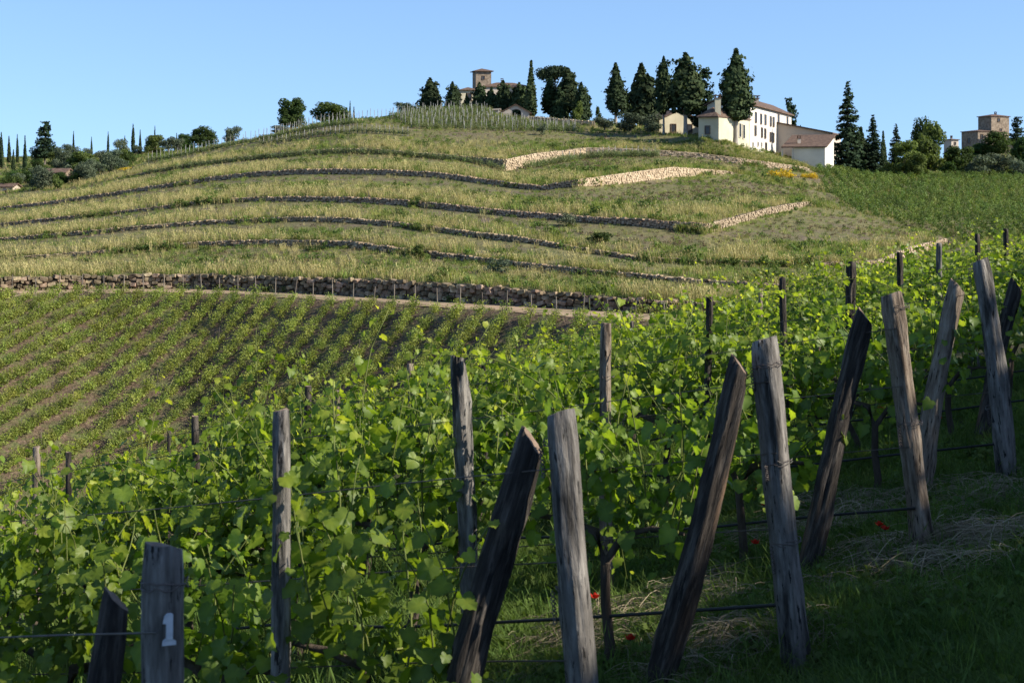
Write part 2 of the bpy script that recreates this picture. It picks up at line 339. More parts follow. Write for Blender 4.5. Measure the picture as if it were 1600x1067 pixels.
# foreground slope
E2 = Vector((1.21, 7.54, 0)); RH = Vector((-0.8695, 0.494, 0)).normalized(); DH = Vector((1.05, 1.77, 0))
def zf(x, y, bumps=True):
    u = (x - E2.x) * RH.x + (y - E2.y) * RH.y
    z = -2.174 + .1768 * min(x, 24) - .0484 * y - .03 * max(0, u - 4) ** 2 - .02 * max(0, y - 24) ** 2
    if bumps: z += .05 * N3(x * .9, y * .9) + .02 * N3(x * 3, y * 3, 2)
    return max(z, -27.2 + .2 * (z + 27.2) / (1 + abs(z + 27.2)))
xs = np.concatenate([np.arange(-120, -14, 4), np.arange(-14, 22, .3), np.arange(22, 120, 4)])
ys = np.concatenate([np.arange(-40, 2, 2.0), np.arange(2, 32, .3), np.arange(32, 84, 1.5)])
V = np.array([(x, y, zf(x, y)) for y in ys for x in xs]); n = len(xs)
idx = np.arange(len(V)).reshape(len(ys), n)
F = np.stack([idx[:-1, :-1], idx[:-1, 1:], idx[1:, 1:], idx[1:, :-1]], -1).reshape(-1, 4)
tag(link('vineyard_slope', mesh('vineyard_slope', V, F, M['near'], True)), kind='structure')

# ------------------------------------------------------------------ dry-stone walls
def stone_mesh(seed):
    r = random.Random(seed); V = []; cid = {}
    cut = .26
    for cx in (-1, 1):
        for cy in (-1, 1):
            for cz in (-1, 1):
                j = [r.uniform(.80, 1.0) for _ in range(3)]
                c = [cx * .5 * j[0], cy * .5 * j[1], cz * .5 * j[2]]
                for ax in range(3):
                    v = list(c); k = cut * r.uniform(.55, 1.15); v[ax] -= (cx, cy, cz)[ax] * k * .9
                    cid[(cx, cy, cz, ax)] = len(V); V.append(v)
    F = []
    for cx in (-1, 1):
        for cy in (-1, 1):
            for cz in (-1, 1):
                t = [cid[(cx, cy, cz, a)] for a in range(3)]; F.append(t if cx * cy * cz > 0 else t[::-1])
    for ax in range(3):
        o = [a for a in range(3) if a != ax]
        for s in (-1, 1):
            loop = []
            for (p, q) in ((-1, -1), (1, -1), (1, 1), (-1, 1)):
                c = [0, 0, 0]; c[ax] = s; c[o[0]] = p; c[o[1]] = q
                prev_is_q = (p, q) in ((-1, -1), (1, 1))     # arriving along o1 at these corners
                pair = [cid[(*c, o[1])], cid[(*c, o[0])]] if prev_is_q else [cid[(*c, o[0])], cid[(*c, o[1])]]
                loop += pair
            even = (ax == 1)
            if (s > 0) == even: loop = loop[::-1]
            F.append(loop)
    return np.array(V), F
STONES = [stone_mesh(s) for s in range(14)]
STONE_ME = {}
for mk in ('stone', 'cream'):
    STONE_ME[mk] = [mesh('stone', v, f, M[mk]) for v, f in STONES]

def wall_path(T, p0, p1, step):
    """points along the wall: foot, height, tangent"""
    pp = np.linspace(p0, p1, 600); Y = col_interp(T, 3, pp); X = (pp - CX) * Y / FPX
    s = np.concatenate([[0], np.cumsum(np.hypot(np.diff(X), np.diff(Y)))])
    zb = (HY - col_interp(T, 1, pp)) * Y / FPX; zt = (HY - col_interp(T, 2, pp)) * Y / FPX
    return s, X, Y, zb, zt

def stone_wall(name, T, p0, p1, mk, label, sw, sh, single=0, seed=0, cap=False, rough=1.0):
    s, X, Y, zb, zt = wall_path(T, p0, p1, 1)
    r = random.Random(seed); Ltot = s[-1]
    at = lambda d: [float(np.interp(d, s, q)) for q in (X, Y, zb, zt)]
    mid = at(Ltot / 2)
    root = empty(name, (mid[0], mid[1], mid[2]))
    tag(root, label, 'stone wall', 'dry stone terrace walls')
    O = Vector(root.location)
    st = []
    hmax = float(np.max(zt - zb)); nrow = max(1, int(round(hmax / sh)))
    for row in range(nrow):
        d = -r.random() * sw
        while d < Ltot:
            w = sw * r.uniform(.55, 1.5)
            x, y, b, t = at(min(max(d + w / 2, 0), Ltot))
            x2, y2, *_ = at(min(d + w, Ltot)); x1, y1, *_ = at(max(d, 0))
            h = t - b; rh = h / nrow
            if h > .18 * sh:
                ang = math.atan2(y2 - y1, x2 - x1) if (x2 - x1) ** 2 + (y2 - y1) ** 2 > 1e-6 else 0
                hh = rh * r.uniform(.85, 1.28 if row < nrow - 1 else 1.1)
                pos = Vector((x, y, b + rh * (row + .5) + r.uniform(-.06, .06) * rough)) + Vector((math.sin(ang), -math.cos(ang), 0)) * r.uniform(-.07, .12) * rough
                st.append((pos, (w * (r.uniform(.86, 1.04) if rough > .5 else r.uniform(.96, 1.06)), .62 * r.uniform(.7, 1.25), hh * r.uniform(.85, 1.08)), (r.uniform(-.1, .1) * rough, r.uniform(-.12, .12) * rough, ang + r.uniform(-.14, .14) * rough), r.randrange(14)))
            d += w
    cv = []; cf = []; ds = np.linspace(0, Ltot, max(8, int(Ltot / 1.2)))
    for i, d in enumerate(ds):
        x, y, b, t = at(d); x2, y2, *_ = at(min(d + .5, Ltot)); x1, y1, *_ = at(max(d - .5, 0)); an = math.atan2(y2 - y1, x2 - x1); nn = Vector((-math.sin(an), math.cos(an), 0))
        for off in (.04, .34):
            for zz in (b - .3, b + max(t - b - .12, .02)): cv.append(Vector((x, y, zz)) + nn * off - O)
        if i: q = i * 4 - 4; cf += [(q, q + 4, q + 5, q + 1), (q + 1, q + 5, q + 7, q + 3), (q + 2, q + 3, q + 7, q + 6)]
    link('core', mesh('core', cv, cf, M['core']), root)
    if single:
        def size(q):
            p = q[0]; px = CX + FPX * p.x / p.y
            return -(q[1][0] * q[1][2]) / p.y ** 2 if 0 < px < 1060 else 0
        st.sort(key=size)
    for pos, sc, rot, k in st[:single]:
        link('stone', STONE_ME[mk][k], root, loc=pos - O, rot=rot, scale=sc)
    Vs = []; Fs = []; nv = 0
    for pos, sc, rot, k in st[single:]:
        from mathutils import Euler
        Rm = np.array(Euler(rot).to_matrix()); v, f = STONES[k]
        Vs.append((v * np.array(sc)) @ Rm.T + np.array(pos - O)); Fs += [tuple(i + nv for i in ff) for ff in f]; nv += len(v)
    if Vs:
        o = link('stonework', mesh('stonework', np.concatenate(Vs), Fs, M[mk]), root); o['kind'] = 'stuff'
    return root

stone_wall('stone_wall', W1, -60, 1230, 'stone', 'tall boulder retaining wall along the dirt path at the foot of the hill', .56, .38, 300, 1, rough=2.3)
stone_wall('stone_wall', W2, -60, 1420, 'stone', 'dark thin stone wall second from the bottom of the hillside', .40, .26, 0, 2)
stone_wall('stone_wall', W3, -60, 1368, 'stone', 'low dark stone wall third from the bottom of the hillside', .40, .25, 0, 3)
stone_wall('stone_wall', W3, 1368, 1482, 'cream', 'short sunlit cream stone wall at the far right end of the terraces', .40, .25, 0, 4, rough=.45)
stone_wall('stone_wall', W4, -60, 1101, 'stone', 'long dark stone wall ending at a corner below the middle grass triangle', .40, .26, 0, 5)
stone_wall('stone_wall', W4, 1103, 1264, 'cream', 'sunlit cream stone wall climbing right from the corner of the grass triangle', .40, .26, 0, 6, rough=.45)
stone_wall('stone_wall', W5, -60, 902, 'stone', 'dark stone wall below the uppermost terrace wall on the hillside', .40, .27, 0, 7)
stone_wall('stone_wall', W5, 904, 1142, 'cream', 'peaked cream stone wall between the two grass triangles', .40, .27, 0, 8, rough=.45)
stone_wall('stone_wall', W6, 185, 788, 'stone', 'uppermost dark stone wall curving round the hillside', .42, .28, 0, 9)
stone_wall('stone_wall', W6, 790, 1262, 'cream', 'longest sunlit cream stone wall curving below the white farmhouse', .42, .28, 0, 10, rough=.45)

# ------------------------------------------------------------------ scattering of stuff
def scatter(name, P, rotz, scl, idx, sources, label, cat):
    """one object: a point mesh whose geometry nodes set a source mesh on every point"""
    n = len(P)
    me = bpy.data.meshes.new(name); me.vertices.add(n); me.vertices.foreach_set('co', np.asarray(P, dtype=np.float32).ravel())
    a = me.attributes.new('rot', 'FLOAT_VECTOR', 'POINT'); rv = np.zeros((n, 3), dtype=np.float32); rv[:, 2] = rotz; a.data.foreach_set('vector', rv.ravel())
    a = me.attributes.new('scl', 'FLOAT', 'POINT'); a.data.foreach_set('value', np.asarray(scl, dtype=np.float32))
    a = me.attributes.new('idx', 'INT', 'POINT'); a.data.foreach_set('value', np.asarray(idx, dtype=np.int32))
    o = link(name, me)
    c = bpy.data.collections.new(name + '_sources')
    for k, sm in enumerate(sources):
        s = bpy.data.objects.new('%03d_' % k + sm.name, sm); c.objects.link(s)
    ng = bpy.data.node_groups.new(name + '_nodes', 'GeometryNodeTree')
    ng.interface.new_socket('Geometry', in_out='INPUT', socket_type='NodeSocketGeometry')
    ng.interface.new_socket('Geometry', in_out='OUTPUT', socket_type='NodeSocketGeometry')
    nd = ng.nodes; L = ng.links
    gi = nd.new('NodeGroupInput'); go = nd.new('NodeGroupOutput')
    ip = nd.new('GeometryNodeInstanceOnPoints'); ci = nd.new('GeometryNodeCollectionInfo')
    ci.inputs['Collection'].default_value = c; ci.inputs['Separate Children'].default_value = True; ci.inputs['Reset Children'].default_value = True
    def na(nm, ty):
        q = nd.new('GeometryNodeInputNamedAttribute'); q.data_type = ty; q.inputs['Name'].default_value = nm
        return [x for x in q.outputs if x.enabled and x.name == 'Attribute'][0]
    e2r = nd.new('FunctionNodeEulerToRotation'); L.new(na('rot', 'FLOAT_VECTOR'), e2r.inputs[0])
    L.new(gi.outputs[0], ip.inputs['Points']); L.new(ci.outputs[0], ip.inputs['Instance']); ip.inputs['Pick Instance'].default_value = True
    L.new(na('idx', 'INT'), ip.inputs['Instance Index']); L.new(e2r.outputs[0], ip.inputs['Rotation']); L.new(na('scl', 'FLOAT'), ip.inputs['Scale'])
    L.new(ip.outputs[0], go.inputs[0])
    md = o.modifiers.new('scatter', 'NODES'); md.node_group = ng
    return tag(o, label, cat, kind='stuff')

def blades(seed, n, h, spread, width, mat, lean=.5, heads=False, name='tuft', seg=2):
    """a tuft of bent grass blades"""
    r = np.random.RandomState(seed); V = []; F = []
    for i in range(n):
        a = r.uniform(0, 2 * PI); d = spread * math.sqrt(r.rand()); b = np.array([math.cos(a) * d, math.sin(a) * d, -.03])
        hh = h * r.uniform(.5, 1.1); la = r.uniform(0, 2 * PI); ln = lean * r.uniform(.1, 1.) * hh
        dirn = np.array([math.cos(la), math.sin(la), 0]); wv = np.array([-math.sin(la + r.uniform(-1, 1)), math.cos(la), 0]) * width * r.uniform(.6, 1.3)
        k0 = len(V)
        for k in range(seg):
            t = k / seg; p = b + dirn * ln * t * t + np.array([0, 0, hh * (t - .12 * lean * t * t)]); ww = wv * (1 - .35 * t)
            V += [p - ww / 2, p + ww / 2]
        p = b + dirn * ln + np.array([0, 0, hh * (1 - .12 * lean)])
        V.append(p)
        for k in range(seg - 1): F.append((k0 + 2 * k, k0 + 2 * k + 1, k0 + 2 * k + 3, k0 + 2 * k + 2))
        F.append((k0 + 2 * seg - 2, k0 + 2 * seg - 1, k0 + 2 * seg))
        if heads and r.rand() < .6:
            q = len(V); hw = wv * 1.6; up = np.array([dirn[0] * .04, dirn[1] * .04, .14 * h])
            V += [p - up * .6, p - hw / 2, p + up, p + hw / 2]; F.append((q, q + 1, q + 2, q + 3))
    return mesh(name, V, F, mat)

def cards(P, Nn, size, rng, aspect=1.0, jit=.6):
    """small four-cornered leaf clumps at P facing roughly Nn"""
    n = len(P); Nn = Nn + rng.normal(0, jit, (n, 3)); Nn /= np.linalg.norm(Nn, axis=1)[:, None] + 1e-9
    a = np.cross(Nn, rng.normal(0, 1, (n, 3))); a /= np.linalg.norm(a, axis=1)[:, None] + 1e-9
    b = np.cross(Nn, a); s = (size * rng.uniform(.6, 1.35, n))[:, None]
    fold = Nn * s * rng.uniform(-.3, .3, (n, 1))
    V = np.stack([P - a * s * .5 * aspect, P - b * s * .5 + fold, P + a * s * .5 * aspect, P + b * s * .5 + fold], 1).reshape(-1, 3)
    return V, np.arange(4 * n).reshape(n, 4)

def clump(seed, n, w, h, size, mat, name='clump', z0=0.0):
    rng = np.random.RandomState(seed); u = rng.normal(0, 1, (n, 3)); u /= np.linalg.norm(u, axis=1)[:, None]
    u *= (rng.rand(n) ** .4)[:, None]
    P = u * np.array([w / 2, w / 2, h / 2]) + np.array([0, 0, z0 + h / 2]); V, F = cards(P, u + np.array([0, 0, .3]), np.full(n, size), rng)
    return mesh(name, V, F, mat)

TUFT = [blades(1, 16, .5, .32, .045, M['grass'], .6), blades(2, 16, .62, .35, .045, M['grass'], .7), blades(3, 18, .42, .4, .05, M['grass'], .9),
        blades(4, 16, .75, .3, .03, M['straw'], .5, True), blades(5, 14, .62, .36, .032, M['straw'], .7, True),
        clump(6, 34, .8, .5, .14, M['weed'], 'weed'), clump(7, 30, .7, .7, .15, M['weed'], 'weed'),
        clump(8, 28, .7, .4, .13, M['brush'], 'dead_weed'), blades(9, 14, .5, .4, .04, M['brush'], .9)]

rng = np.random.RandomState(11)
def sample_bank(i, dens, pmin=-60, pmax=1680, tp=1.0):
    (Ya, za), (Yb, zb) = STN[i], STN[i + 1]
    sel = (COLS >= pmin) & (COLS <= pmax); c = COLS[sel]
    area = float(np.sum((Yb - Ya)[sel][:-1] * np.diff(c) * ((Ya + Yb) / 2)[sel][:-1] / FPX)); n = int(area * dens)
    px = rng.uniform(pmin, pmax, n); t = rng.rand(n) ** tp
    ya = np.interp(px, COLS, Ya); yb = np.interp(px, COLS, Yb); keep = rng.rand(n) < np.clip((yb - ya) / np.percentile(yb - ya, 97), .02, 1)
    px = px[keep]; t = t[keep]; ya = ya[keep]; yb = yb[keep]
    Y = ya + (yb - ya) * t; z = np.interp(px, COLS, za) * (1 - t) + np.interp(px, COLS, zb) * t
    return px, t, np.stack([(px - CX) * Y / FPX, Y, z], 1)
GP, GS, GI = [], [], []
for bank, i in enumerate((2, 4, 6, 8, 10, 12)):
    px, t, P = sample_bank(i, (4.2, 4.0, 3.6, 3.2, 2.8, 2.4)[bank])
    for p, tt, q in zip(px, t, P):
        lim = 1500 - bank * 45
        if p > 1235 and i >= 6 and q[1] > 200 and p > 1262: 
            if rng.rand() < .7: continue
        n1 = N3(q[0] * .11, q[1] * .11, bank * 7.); n2 = N3(q[0] * .35, q[1] * .35, 9 + bank); n3 = N3(q[0] * .05, q[1] * .05, 40)
        if n3 + .5 * n2 > .38 and rng.rand() < .6: continue
        lip = tt < .26                        # long seed-bearing grass on the lip above each wall
        dry = n1 + .35 * n2 + (.34 if lip else 0) + (.18 if p < 450 else 0) - (.22 if p > 800 else 0) + .3 * n3
        bare = tt > .58 and (n2 + n1 * .5) > -.25 and p < 1050 and i > 2
        if bare and rng.rand() < .45: continue
        wide = p > 900 and i in (6, 8, 10) and .35 < tt < .85 and n1 > -.25
        if bank == 0 and tt > .35 and n2 > -.1 and rng.rand() < .45: k = int(rng.choice([7, 8, 4, 3])); s = rng.uniform(.6, 1.1)
        elif (bare or wide) and rng.rand() < .75:
            k = int(rng.choice([7, 8, 8, 2])); s = rng.uniform(.5, .95)
        elif dry > .17: k = int(rng.choice([3, 3, 4, 4, 1, 0])); s = rng.uniform(.75, 1.25)
        elif n2 > .28 and n1 < .1: k = int(rng.choice([5, 6, 6, 2])); s = rng.uniform(.7, 1.3)
        else: k = int(rng.choice([0, 1, 2, 0, 1, 4 if rng.rand() < .5 else 1, 5 if rng.rand() < .4 else 2])); s = rng.uniform(.7, 1.25)
        GP.append(q); GS.append(s * (1.35 if lip else (.8 if tt > .58 else 1))); GI.append(k)
for bank, T in enumerate((W1, W2, W3, W4, W5, W6)):   # plants at the foot and on the lip of the walls
    for _ in range((900, 2600, 2600, 2600, 2600, 2200)[bank]):
        p = rng.uniform(-40, 1500); Y = float(col_interp(T, 3, p)); hb = zat(float(col_interp(T, 1, p)), Y); ht = zat(float(col_interp(T, 2, p)), Y); X = xat(p, Y); cov = N3(X * .13, Y * .13, 80 + bank)
        if rng.rand() < .5:
            if cov + rng.normal(0, .12) < (.40 if p < 900 else .28): continue
            yy = Y - rng.uniform(.35, 1.1); GP.append((xat(p, yy), yy, hb)); GI.append(int(rng.choice([0, 1, 6, 5, 3, 4]))); GS.append(rng.uniform(.8, 1.7))
        else:
            if cov + rng.normal(0, .2) < .05: continue
            yy = Y + rng.uniform(.25, .8); GP.append((xat(p, yy), yy, ht - .1)); GI.append(int(rng.choice([1, 2, 3, 4, 4, 2]))); GS.append(rng.uniform(.8, 1.35))
# hill brow and the ground round the buildings
for i, dn in ((13, 1.1), (14, .5)):
    px, t, P = sample_bank(i, dn)
    for p, tt, q in zip(px, t, P):
        n1 = N3(q[0] * .1, q[1] * .1, 70)
        k = int(rng.choice([3, 4, 0, 1])) if n1 > .15 else int(rng.choice([0, 1, 2, 6, 5]))
        GP.append(q); GS.append(rng.uniform(.8, 1.3)); GI.append(k)
for _ in range(2600):
    p = rng.uniform(1030, 1300); Y = float(col_interp(W6, 3, p)) + .6 + 9 * rng.rand() ** 1.5; q = (xat(p, Y), Y, ground_z(p, Y))
    GP.append(q); GS.append(rng.uniform(.6, 1.2)); GI.append(int(rng.choice([0, 1, 1, 4, 2, 5])))
scatter('terrace_grass', GP, rng.uniform(0, 6.28, len(GP)), GS, GI, TUFT, 'long green and straw coloured grass on the terraced hillside', 'grass')
# edge of the path and weeds between the young vines
GP, GS, GI = [], [], []
for _ in range(9000):
    p = rng.uniform(-40, 1150); Y = float(col_interp(W1, 3, p)) - 42 * rng.rand(); X = xat(p, Y)
    yw = float(col_interp(W1, 3, p))
    if Y > yw - 1: continue
    dist = yw - Y; wp = float(np.interp(p, *PATHW))
    if .6 < dist < wp - .5 and rng.rand() < .93: continue
    if N3(X * .25, Y * .25, 3) < .0 and dist > wp + 1: continue
    GP.append((X, Y, float(zval(p, Y)))); GS.append(rng.uniform(.2, .5)); GI.append(int(rng.choice([0, 2, 5, 8, 2, 4])))
scatter('valley_weeds', GP, rng.uniform(0, 6.28, len(GP)), GS, GI, TUFT, 'low weeds on the bare soil between the young vines', 'weeds')

# ------------------------------------------------------------------ trees
def blobs_crown(name, seed, blobs, n, size, mat, jit=.6, flat=1.0):
    rng = np.random.RandomState(seed); vol = np.array([b[1][0] * b[1][1] + b[1][0] * b[1][2] for b in blobs]); vol = vol / vol.sum()
    V = []; F = []; nv = 0
    for (c, rad), share in zip(blobs, vol):
        m = max(12, int(n * share)); u = rng.normal(0, 1, (m, 3)); u /= np.linalg.norm(u, axis=1)[:, None]
        k = rng.rand(m) ** .33
        lump = 1 + .16 * np.array([N3(q[0] * 2.3 + c[0], q[1] * 2.3 + c[1], q[2] * 2.3 + seed) for q in u])
        P = np.array(c) + u * np.array(rad) * (k * lump)[:, None]
        v, f = cards(P, u * flat + np.array([0, 0, .25]), np.full(m, size), rng, jit=jit); V.append(v); F.append(f + nv); nv += len(v)
    return mesh(name, np.concatenate(V), np.concatenate(F), mat)

def cypress_crown(seed, H=14., R=1.6, n=2600, size=.42, loose=0., z0=.05, point=.62):
    """a bundle of upright plumes of different height round one axis"""
    rng = np.random.RandomState(seed); Ps = []; Ns = []
    npl = 9 + int(loose * 26); pl = [(0., 0., z0, 1.0, R * .62)]
    for k in range(npl):
        a = k * 2.399 + rng.uniform(-.3, .3); d = R * rng.uniform(.34, .68); top = rng.uniform(.50, .93) - .10 * (d / R)
        bot = z0 + rng.uniform(0, .22 + .3 * loose); pl.append((math.cos(a) * d, math.sin(a) * d, bot, max(top, bot + .3), R * rng.uniform(.30, .50)))
    wt = np.array([(p[3] - p[2]) * p[4] for p in pl]); wt /= wt.sum()
    for (cx, cy, b, t1, r), w in zip(pl, wt):
        m = int(n * w); t = rng.rand(m); prof = np.minimum(1, (1 - t) / .5) ** .75 * np.minimum(1, (t + .03) / .16) ** .6
        a = rng.uniform(0, 2 * PI, m)
        lump = np.array([1 + (.22 + loose) * N3(math.cos(q) * 1.6 + cx, math.sin(q) * 1.6 + cy, tt * H * .6 + seed * 3) for q, tt in zip(a, t)])
        rr = r * prof * lump * rng.rand(m) ** .35
        lean = 1 - .35 * t                       # plumes draw in towards the axis
        x = cx * lean + np.cos(a) * rr; y = cy * lean + np.sin(a) * rr
        Ps.append(np.stack([x, y, H * (b + (t1 - b) * t)], 1)); Ns.append(np.stack([np.cos(a) + cx / R, np.sin(a) + cy / R, np.full(m, .4)], 1))
    if loose > .1:                               # ragged tufts that break the outline
        for k in range(int(60 * loose)):
            a = rng.uniform(0, 2 * PI); t = rng.uniform(z0 + .04, .92); d = R * (1 - t) ** .4 * rng.uniform(.75, 1.12); m = 26
            c = np.array([math.cos(a) * d, math.sin(a) * d, H * t]); q = rng.normal(0, 1, (m, 3)) * np.array([.30, .30, .22]) * R * .5
            Ps.append(c + q); Ns.append(q + np.array([math.cos(a), math.sin(a), .6]))
    P = np.concatenate(Ps); Nn = np.concatenate(Ns)
    V, F = cards(P, Nn, np.full(len(P), size), rng, aspect=1.3, jit=.55)
    return mesh('crown', V, F, M['cyp'])

def fir_crown(seed, H=16., R=3.6, tiers=26, mat='fir', z0=.05, power=.85, droop=.25, top=1.0, fill=1.0):
    rng = np.random.RandomState(seed); P = []; Nn = []; S = []
    for k in range(tiers):
        t = (k + rng.uniform(-.3, .3)) / tiers; t = min(max(t, 0), .985); z = H * (z0 + (1 - z0) * t); L0 = R * (1 - t * top) ** power + .12
        nb = int(5 + 8 * (1 - t))
        for b in range(nb):
            a = rng.uniform(0, 2 * PI); L = L0 * rng.uniform(.55, 1.12); m = int(max(4, L * 9 * fill))
            s = rng.rand(m) ** .75; wd = .22 * L * s * (1.1 - s) + .14
            side = rng.normal(0, 1, m) * wd; zz = z - droop * L * s * s + rng.normal(0, .11, m) + .12 * L * (s > .85)
            x = np.cos(a) * L * s - np.sin(a) * side; y = np.sin(a) * L * s + np.cos(a) * side
            P.append(np.stack([x, y, zz], 1)); Nn.append(np.stack([np.cos(a) * s * .5, np.sin(a) * s * .5, np.full(m, .9)], 1))
    P = np.concatenate(P); Nn = np.concatenate(Nn)
    V, F = cards(P, Nn, np.full(len(P), .46), rng, jit=.45)
    return mesh('crown', V, F, M[mat])

def trunk_mesh(H, r, mat, limbs=(), seed=0, n=7):
    rr = random.Random(seed); mb = MB(); k = 6
    pts = [(.10 * r * rr.uniform(-1, 1) * i, .10 * r * rr.uniform(-1, 1) * i, H * i / k) for i in range(k + 1)]
    mb.tube(pts, [r * (1.25 if i == 0 else 1 - .6 * i / k) for i in range(k + 1)], n)
    for (z, dx, dy, dz, lr) in limbs:
        mb.tube([(0, 0, z), (dx * .5, dy * .5, z + dz * .6), (dx, dy, z + dz)], [lr, lr * .7, lr * .35], 5)
    return mesh('trunk', mb.v, mb.f, mat, True)

def rblobs(seed, H, Wd, z0, n, rel=.42):
    r = random.Random(seed); out = [((0, 0, (z0 + H) / 2), (Wd * .30, Wd * .30, (H - z0) * .36))]
    for i in range(n):
        a = r.uniform(0, 2 * PI); t = r.uniform(.1, .92); d = Wd * .5 * math.sin(PI * min(max(t * .9 + .08, 0), 1)) ** .7 * r.uniform(.45, .80)
        s = Wd * rel * r.uniform(.32, .6)
        out.append(((math.cos(a) * d, math.sin(a) * d, z0 + (H - z0) * t), (s, s, s * r.uniform(.7, .95))))
    return out

LIMB = [(2.0, 1.4, .5, 1.9, .14), (2.3, -1.3, .8, 1.8, .13), (2.6, .2, -1.5, 1.7, .12), (2.2, -.6, 1.4, 2.0, .12)]
SPEC = {}                                     # kind -> list of (crown, trunk, height, width)
SPEC['cypress'] = [(cypress_crown(s, 14, 1.35, 2300, .42), trunk_mesh(4, .22, M['trunk'], seed=s), 14, 2.9) for s in (1, 2, 3)]
SPEC['old_cypress'] = [(cypress_crown(s, 15, 2.5, 4600, .5, .28, .17, .5), trunk_mesh(9, .34, M['ptrunk'], seed=s), 15, 5.2) for s in (5, 6, 7)]
SPEC['high_cypress'] = [(cypress_crown(s, 15, 2.6, 4600, .5, .30, .27, .5), trunk_mesh(10, .30, M['ptrunk'], seed=s), 15, 5.4) for s in (16, 17)]
SPEC['broad_cypress'] = [(cypress_crown(s, 8, 2.3, 2800, .46, .2, .02, .5), trunk_mesh(3, .25, M['trunk'], seed=s), 8, 4.8) for s in (8, 9)]
SPEC['fir'] = [(fir_crown(s, 16, 3.6, 34, 'fir', .03, .9, .28, 1.0, 1.7), trunk_mesh(14, .3, M['trunk'], seed=s), 16, 7.4) for s in (11, 12)]
SPEC['pine'] = [(fir_crown(s, 10, 3.0, 17, 'fir', .2, .55, .04, .8, 1.5), trunk_mesh(8, .26, M['trunk'], seed=s), 10, 6.2) for s in (14, 15)]
SPEC['broadleaf'] = [(blobs_crown('crown', s, rblobs(s, 9, 7.5, 1.0, 22), 5200, .42, M['broad']), trunk_mesh(5, .3, M['trunk'], LIMB, s), 9, 7.5) for s in (21, 22, 23)]
SPEC['lightleaf'] = [(blobs_crown('crown', s, rblobs(s, 9, 7.0, .8, 16), 4200, .42, M['light']), trunk_mesh(5, .3, M['trunk'], LIMB, s), 9, 7.0) for s in (31, 32)]
SPEC['olive'] = [(blobs_crown('crown', s, rblobs(s, 4.6, 5.0, .8, 13), 2400, .27, M['olive'], .8), trunk_mesh(2.4, .26, M['trunk'], [(1.0, .8, .3, 1.2, .1), (1.1, -.7, .5, 1.1, .1), (1.2, .1, -.8, 1.2, .09)], s), 4.6, 5.0) for s in (41, 42, 43)]
SPEC['shrub'] = [(blobs_crown('crown', s, rblobs(s, 2.2, 2.6, .1, 9), 900, .2, M['broad'], .8), trunk_mesh(.9, .06, M['trunk'], seed=s), 2.2, 2.6) for s in (51, 52)]
SPEC['olive_shrub'] = [(blobs_crown('crown', s, rblobs(s, 2.2, 2.6, .1, 9), 800, .18, M['olive'], .9), trunk_mesh(.9, .06, M['trunk'], seed=s), 2.2, 2.6) for s in (53, 54)]
SPEC['light_shrub'] = [(blobs_crown('crown', s, rblobs(s, 2.6, 2.2, .1, 9), 900, .2, M['light'], .8), trunk_mesh(.9, .06, M['trunk'], seed=s), 2.6, 2.2) for s in (55,)]
SPEC['broom'] = [(blobs_crown('crown', s, rblobs(s, 1.8, 3.2, .1, 12, .5), 1300, .16, M['broom'], .9), trunk_mesh(.8, .06, M['trunk'], seed=s), 1.8, 3.2) for s in (57, 58)]
UB = [((0, 0, 10.2), (3.6, 3.6, 1.0))] + [((3.4 * math.cos(a), 3.4 * math.sin(a), 9.7 + .5 * math.sin(3 * a)), (1.7, 1.7, .95)) for a in np.arange(0, 6.2, .7)] + [((1.6 * math.cos(a), 1.6 * math.sin(a), 10.6), (1.6, 1.6, .9)) for a in np.arange(.3, 6.2, 1.3)]
SPEC['umbrella_pine'] = [(blobs_crown('crown', 61, UB, 4200, .42, M['fir'], .6),
                          trunk_mesh(9.6, .36, M['trunk'], [(6.4, 2.6, .4, 2.9, .16), (6.8, -2.4, .8, 2.6, .16), (7.0, .4, -2.4, 2.5, .15), (7.2, -.8, 2.3, 2.4, .14)], 61), 11.4, 10.0)]
TREE_CAT = {'cypress': 'cypress', 'old_cypress': 'cypress', 'high_cypress': 'cypress', 'broad_cypress': 'cypress', 'fir': 'fir tree', 'pine': 'pine tree', 'broadleaf': 'tree', 'lightleaf': 'tree', 'olive': 'olive tree',
            'shrub': 'shrub', 'olive_shrub': 'shrub', 'light_shrub': 'shrub', 'broom': 'broom bush', 'umbrella_pine': 'pine tree'}
TREE_NAME = {'high_cypress': 'cypress_tree', 'old_cypress': 'cypress_tree', 'broad_cypress': 'cypress_tree', 'cypress': 'cypress_tree', 'fir': 'fir_tree', 'pine': 'pine_tree', 'broadleaf': 'broadleaf_tree', 'lightleaf': 'broadleaf_tree',
             'olive': 'olive_tree', 'shrub': 'shrub', 'olive_shrub': 'shrub', 'light_shrub': 'shrub', 'broom': 'broom_bush', 'umbrella_pine': 'umbrella_pine'}
TR = random.Random(4)
def plant(kind, px, ytop, wpx, Y, label, group=None, base=None):
    z0 = (ground_z(px, Y) if base is None else base) - .15; zt = zat(ytop, Y); h = max(zt - z0, .6); w = wpx * Y / FPX
    cr, tk, H, Wd = TR.choice(SPEC[kind]); sx = w / Wd; sz = h / H
    if sx < sz * .28: sx = sz * .28
    root = empty(TREE_NAME[kind], (xat(px, Y), Y, z0), (0, 0, TR.uniform(0, 6.28)))
    root.scale = (sx, sx, sz)
    tag(root, label, TREE_CAT[kind], group)
    link('trunk', tk, root); c = link('crown', cr, root)
    return root

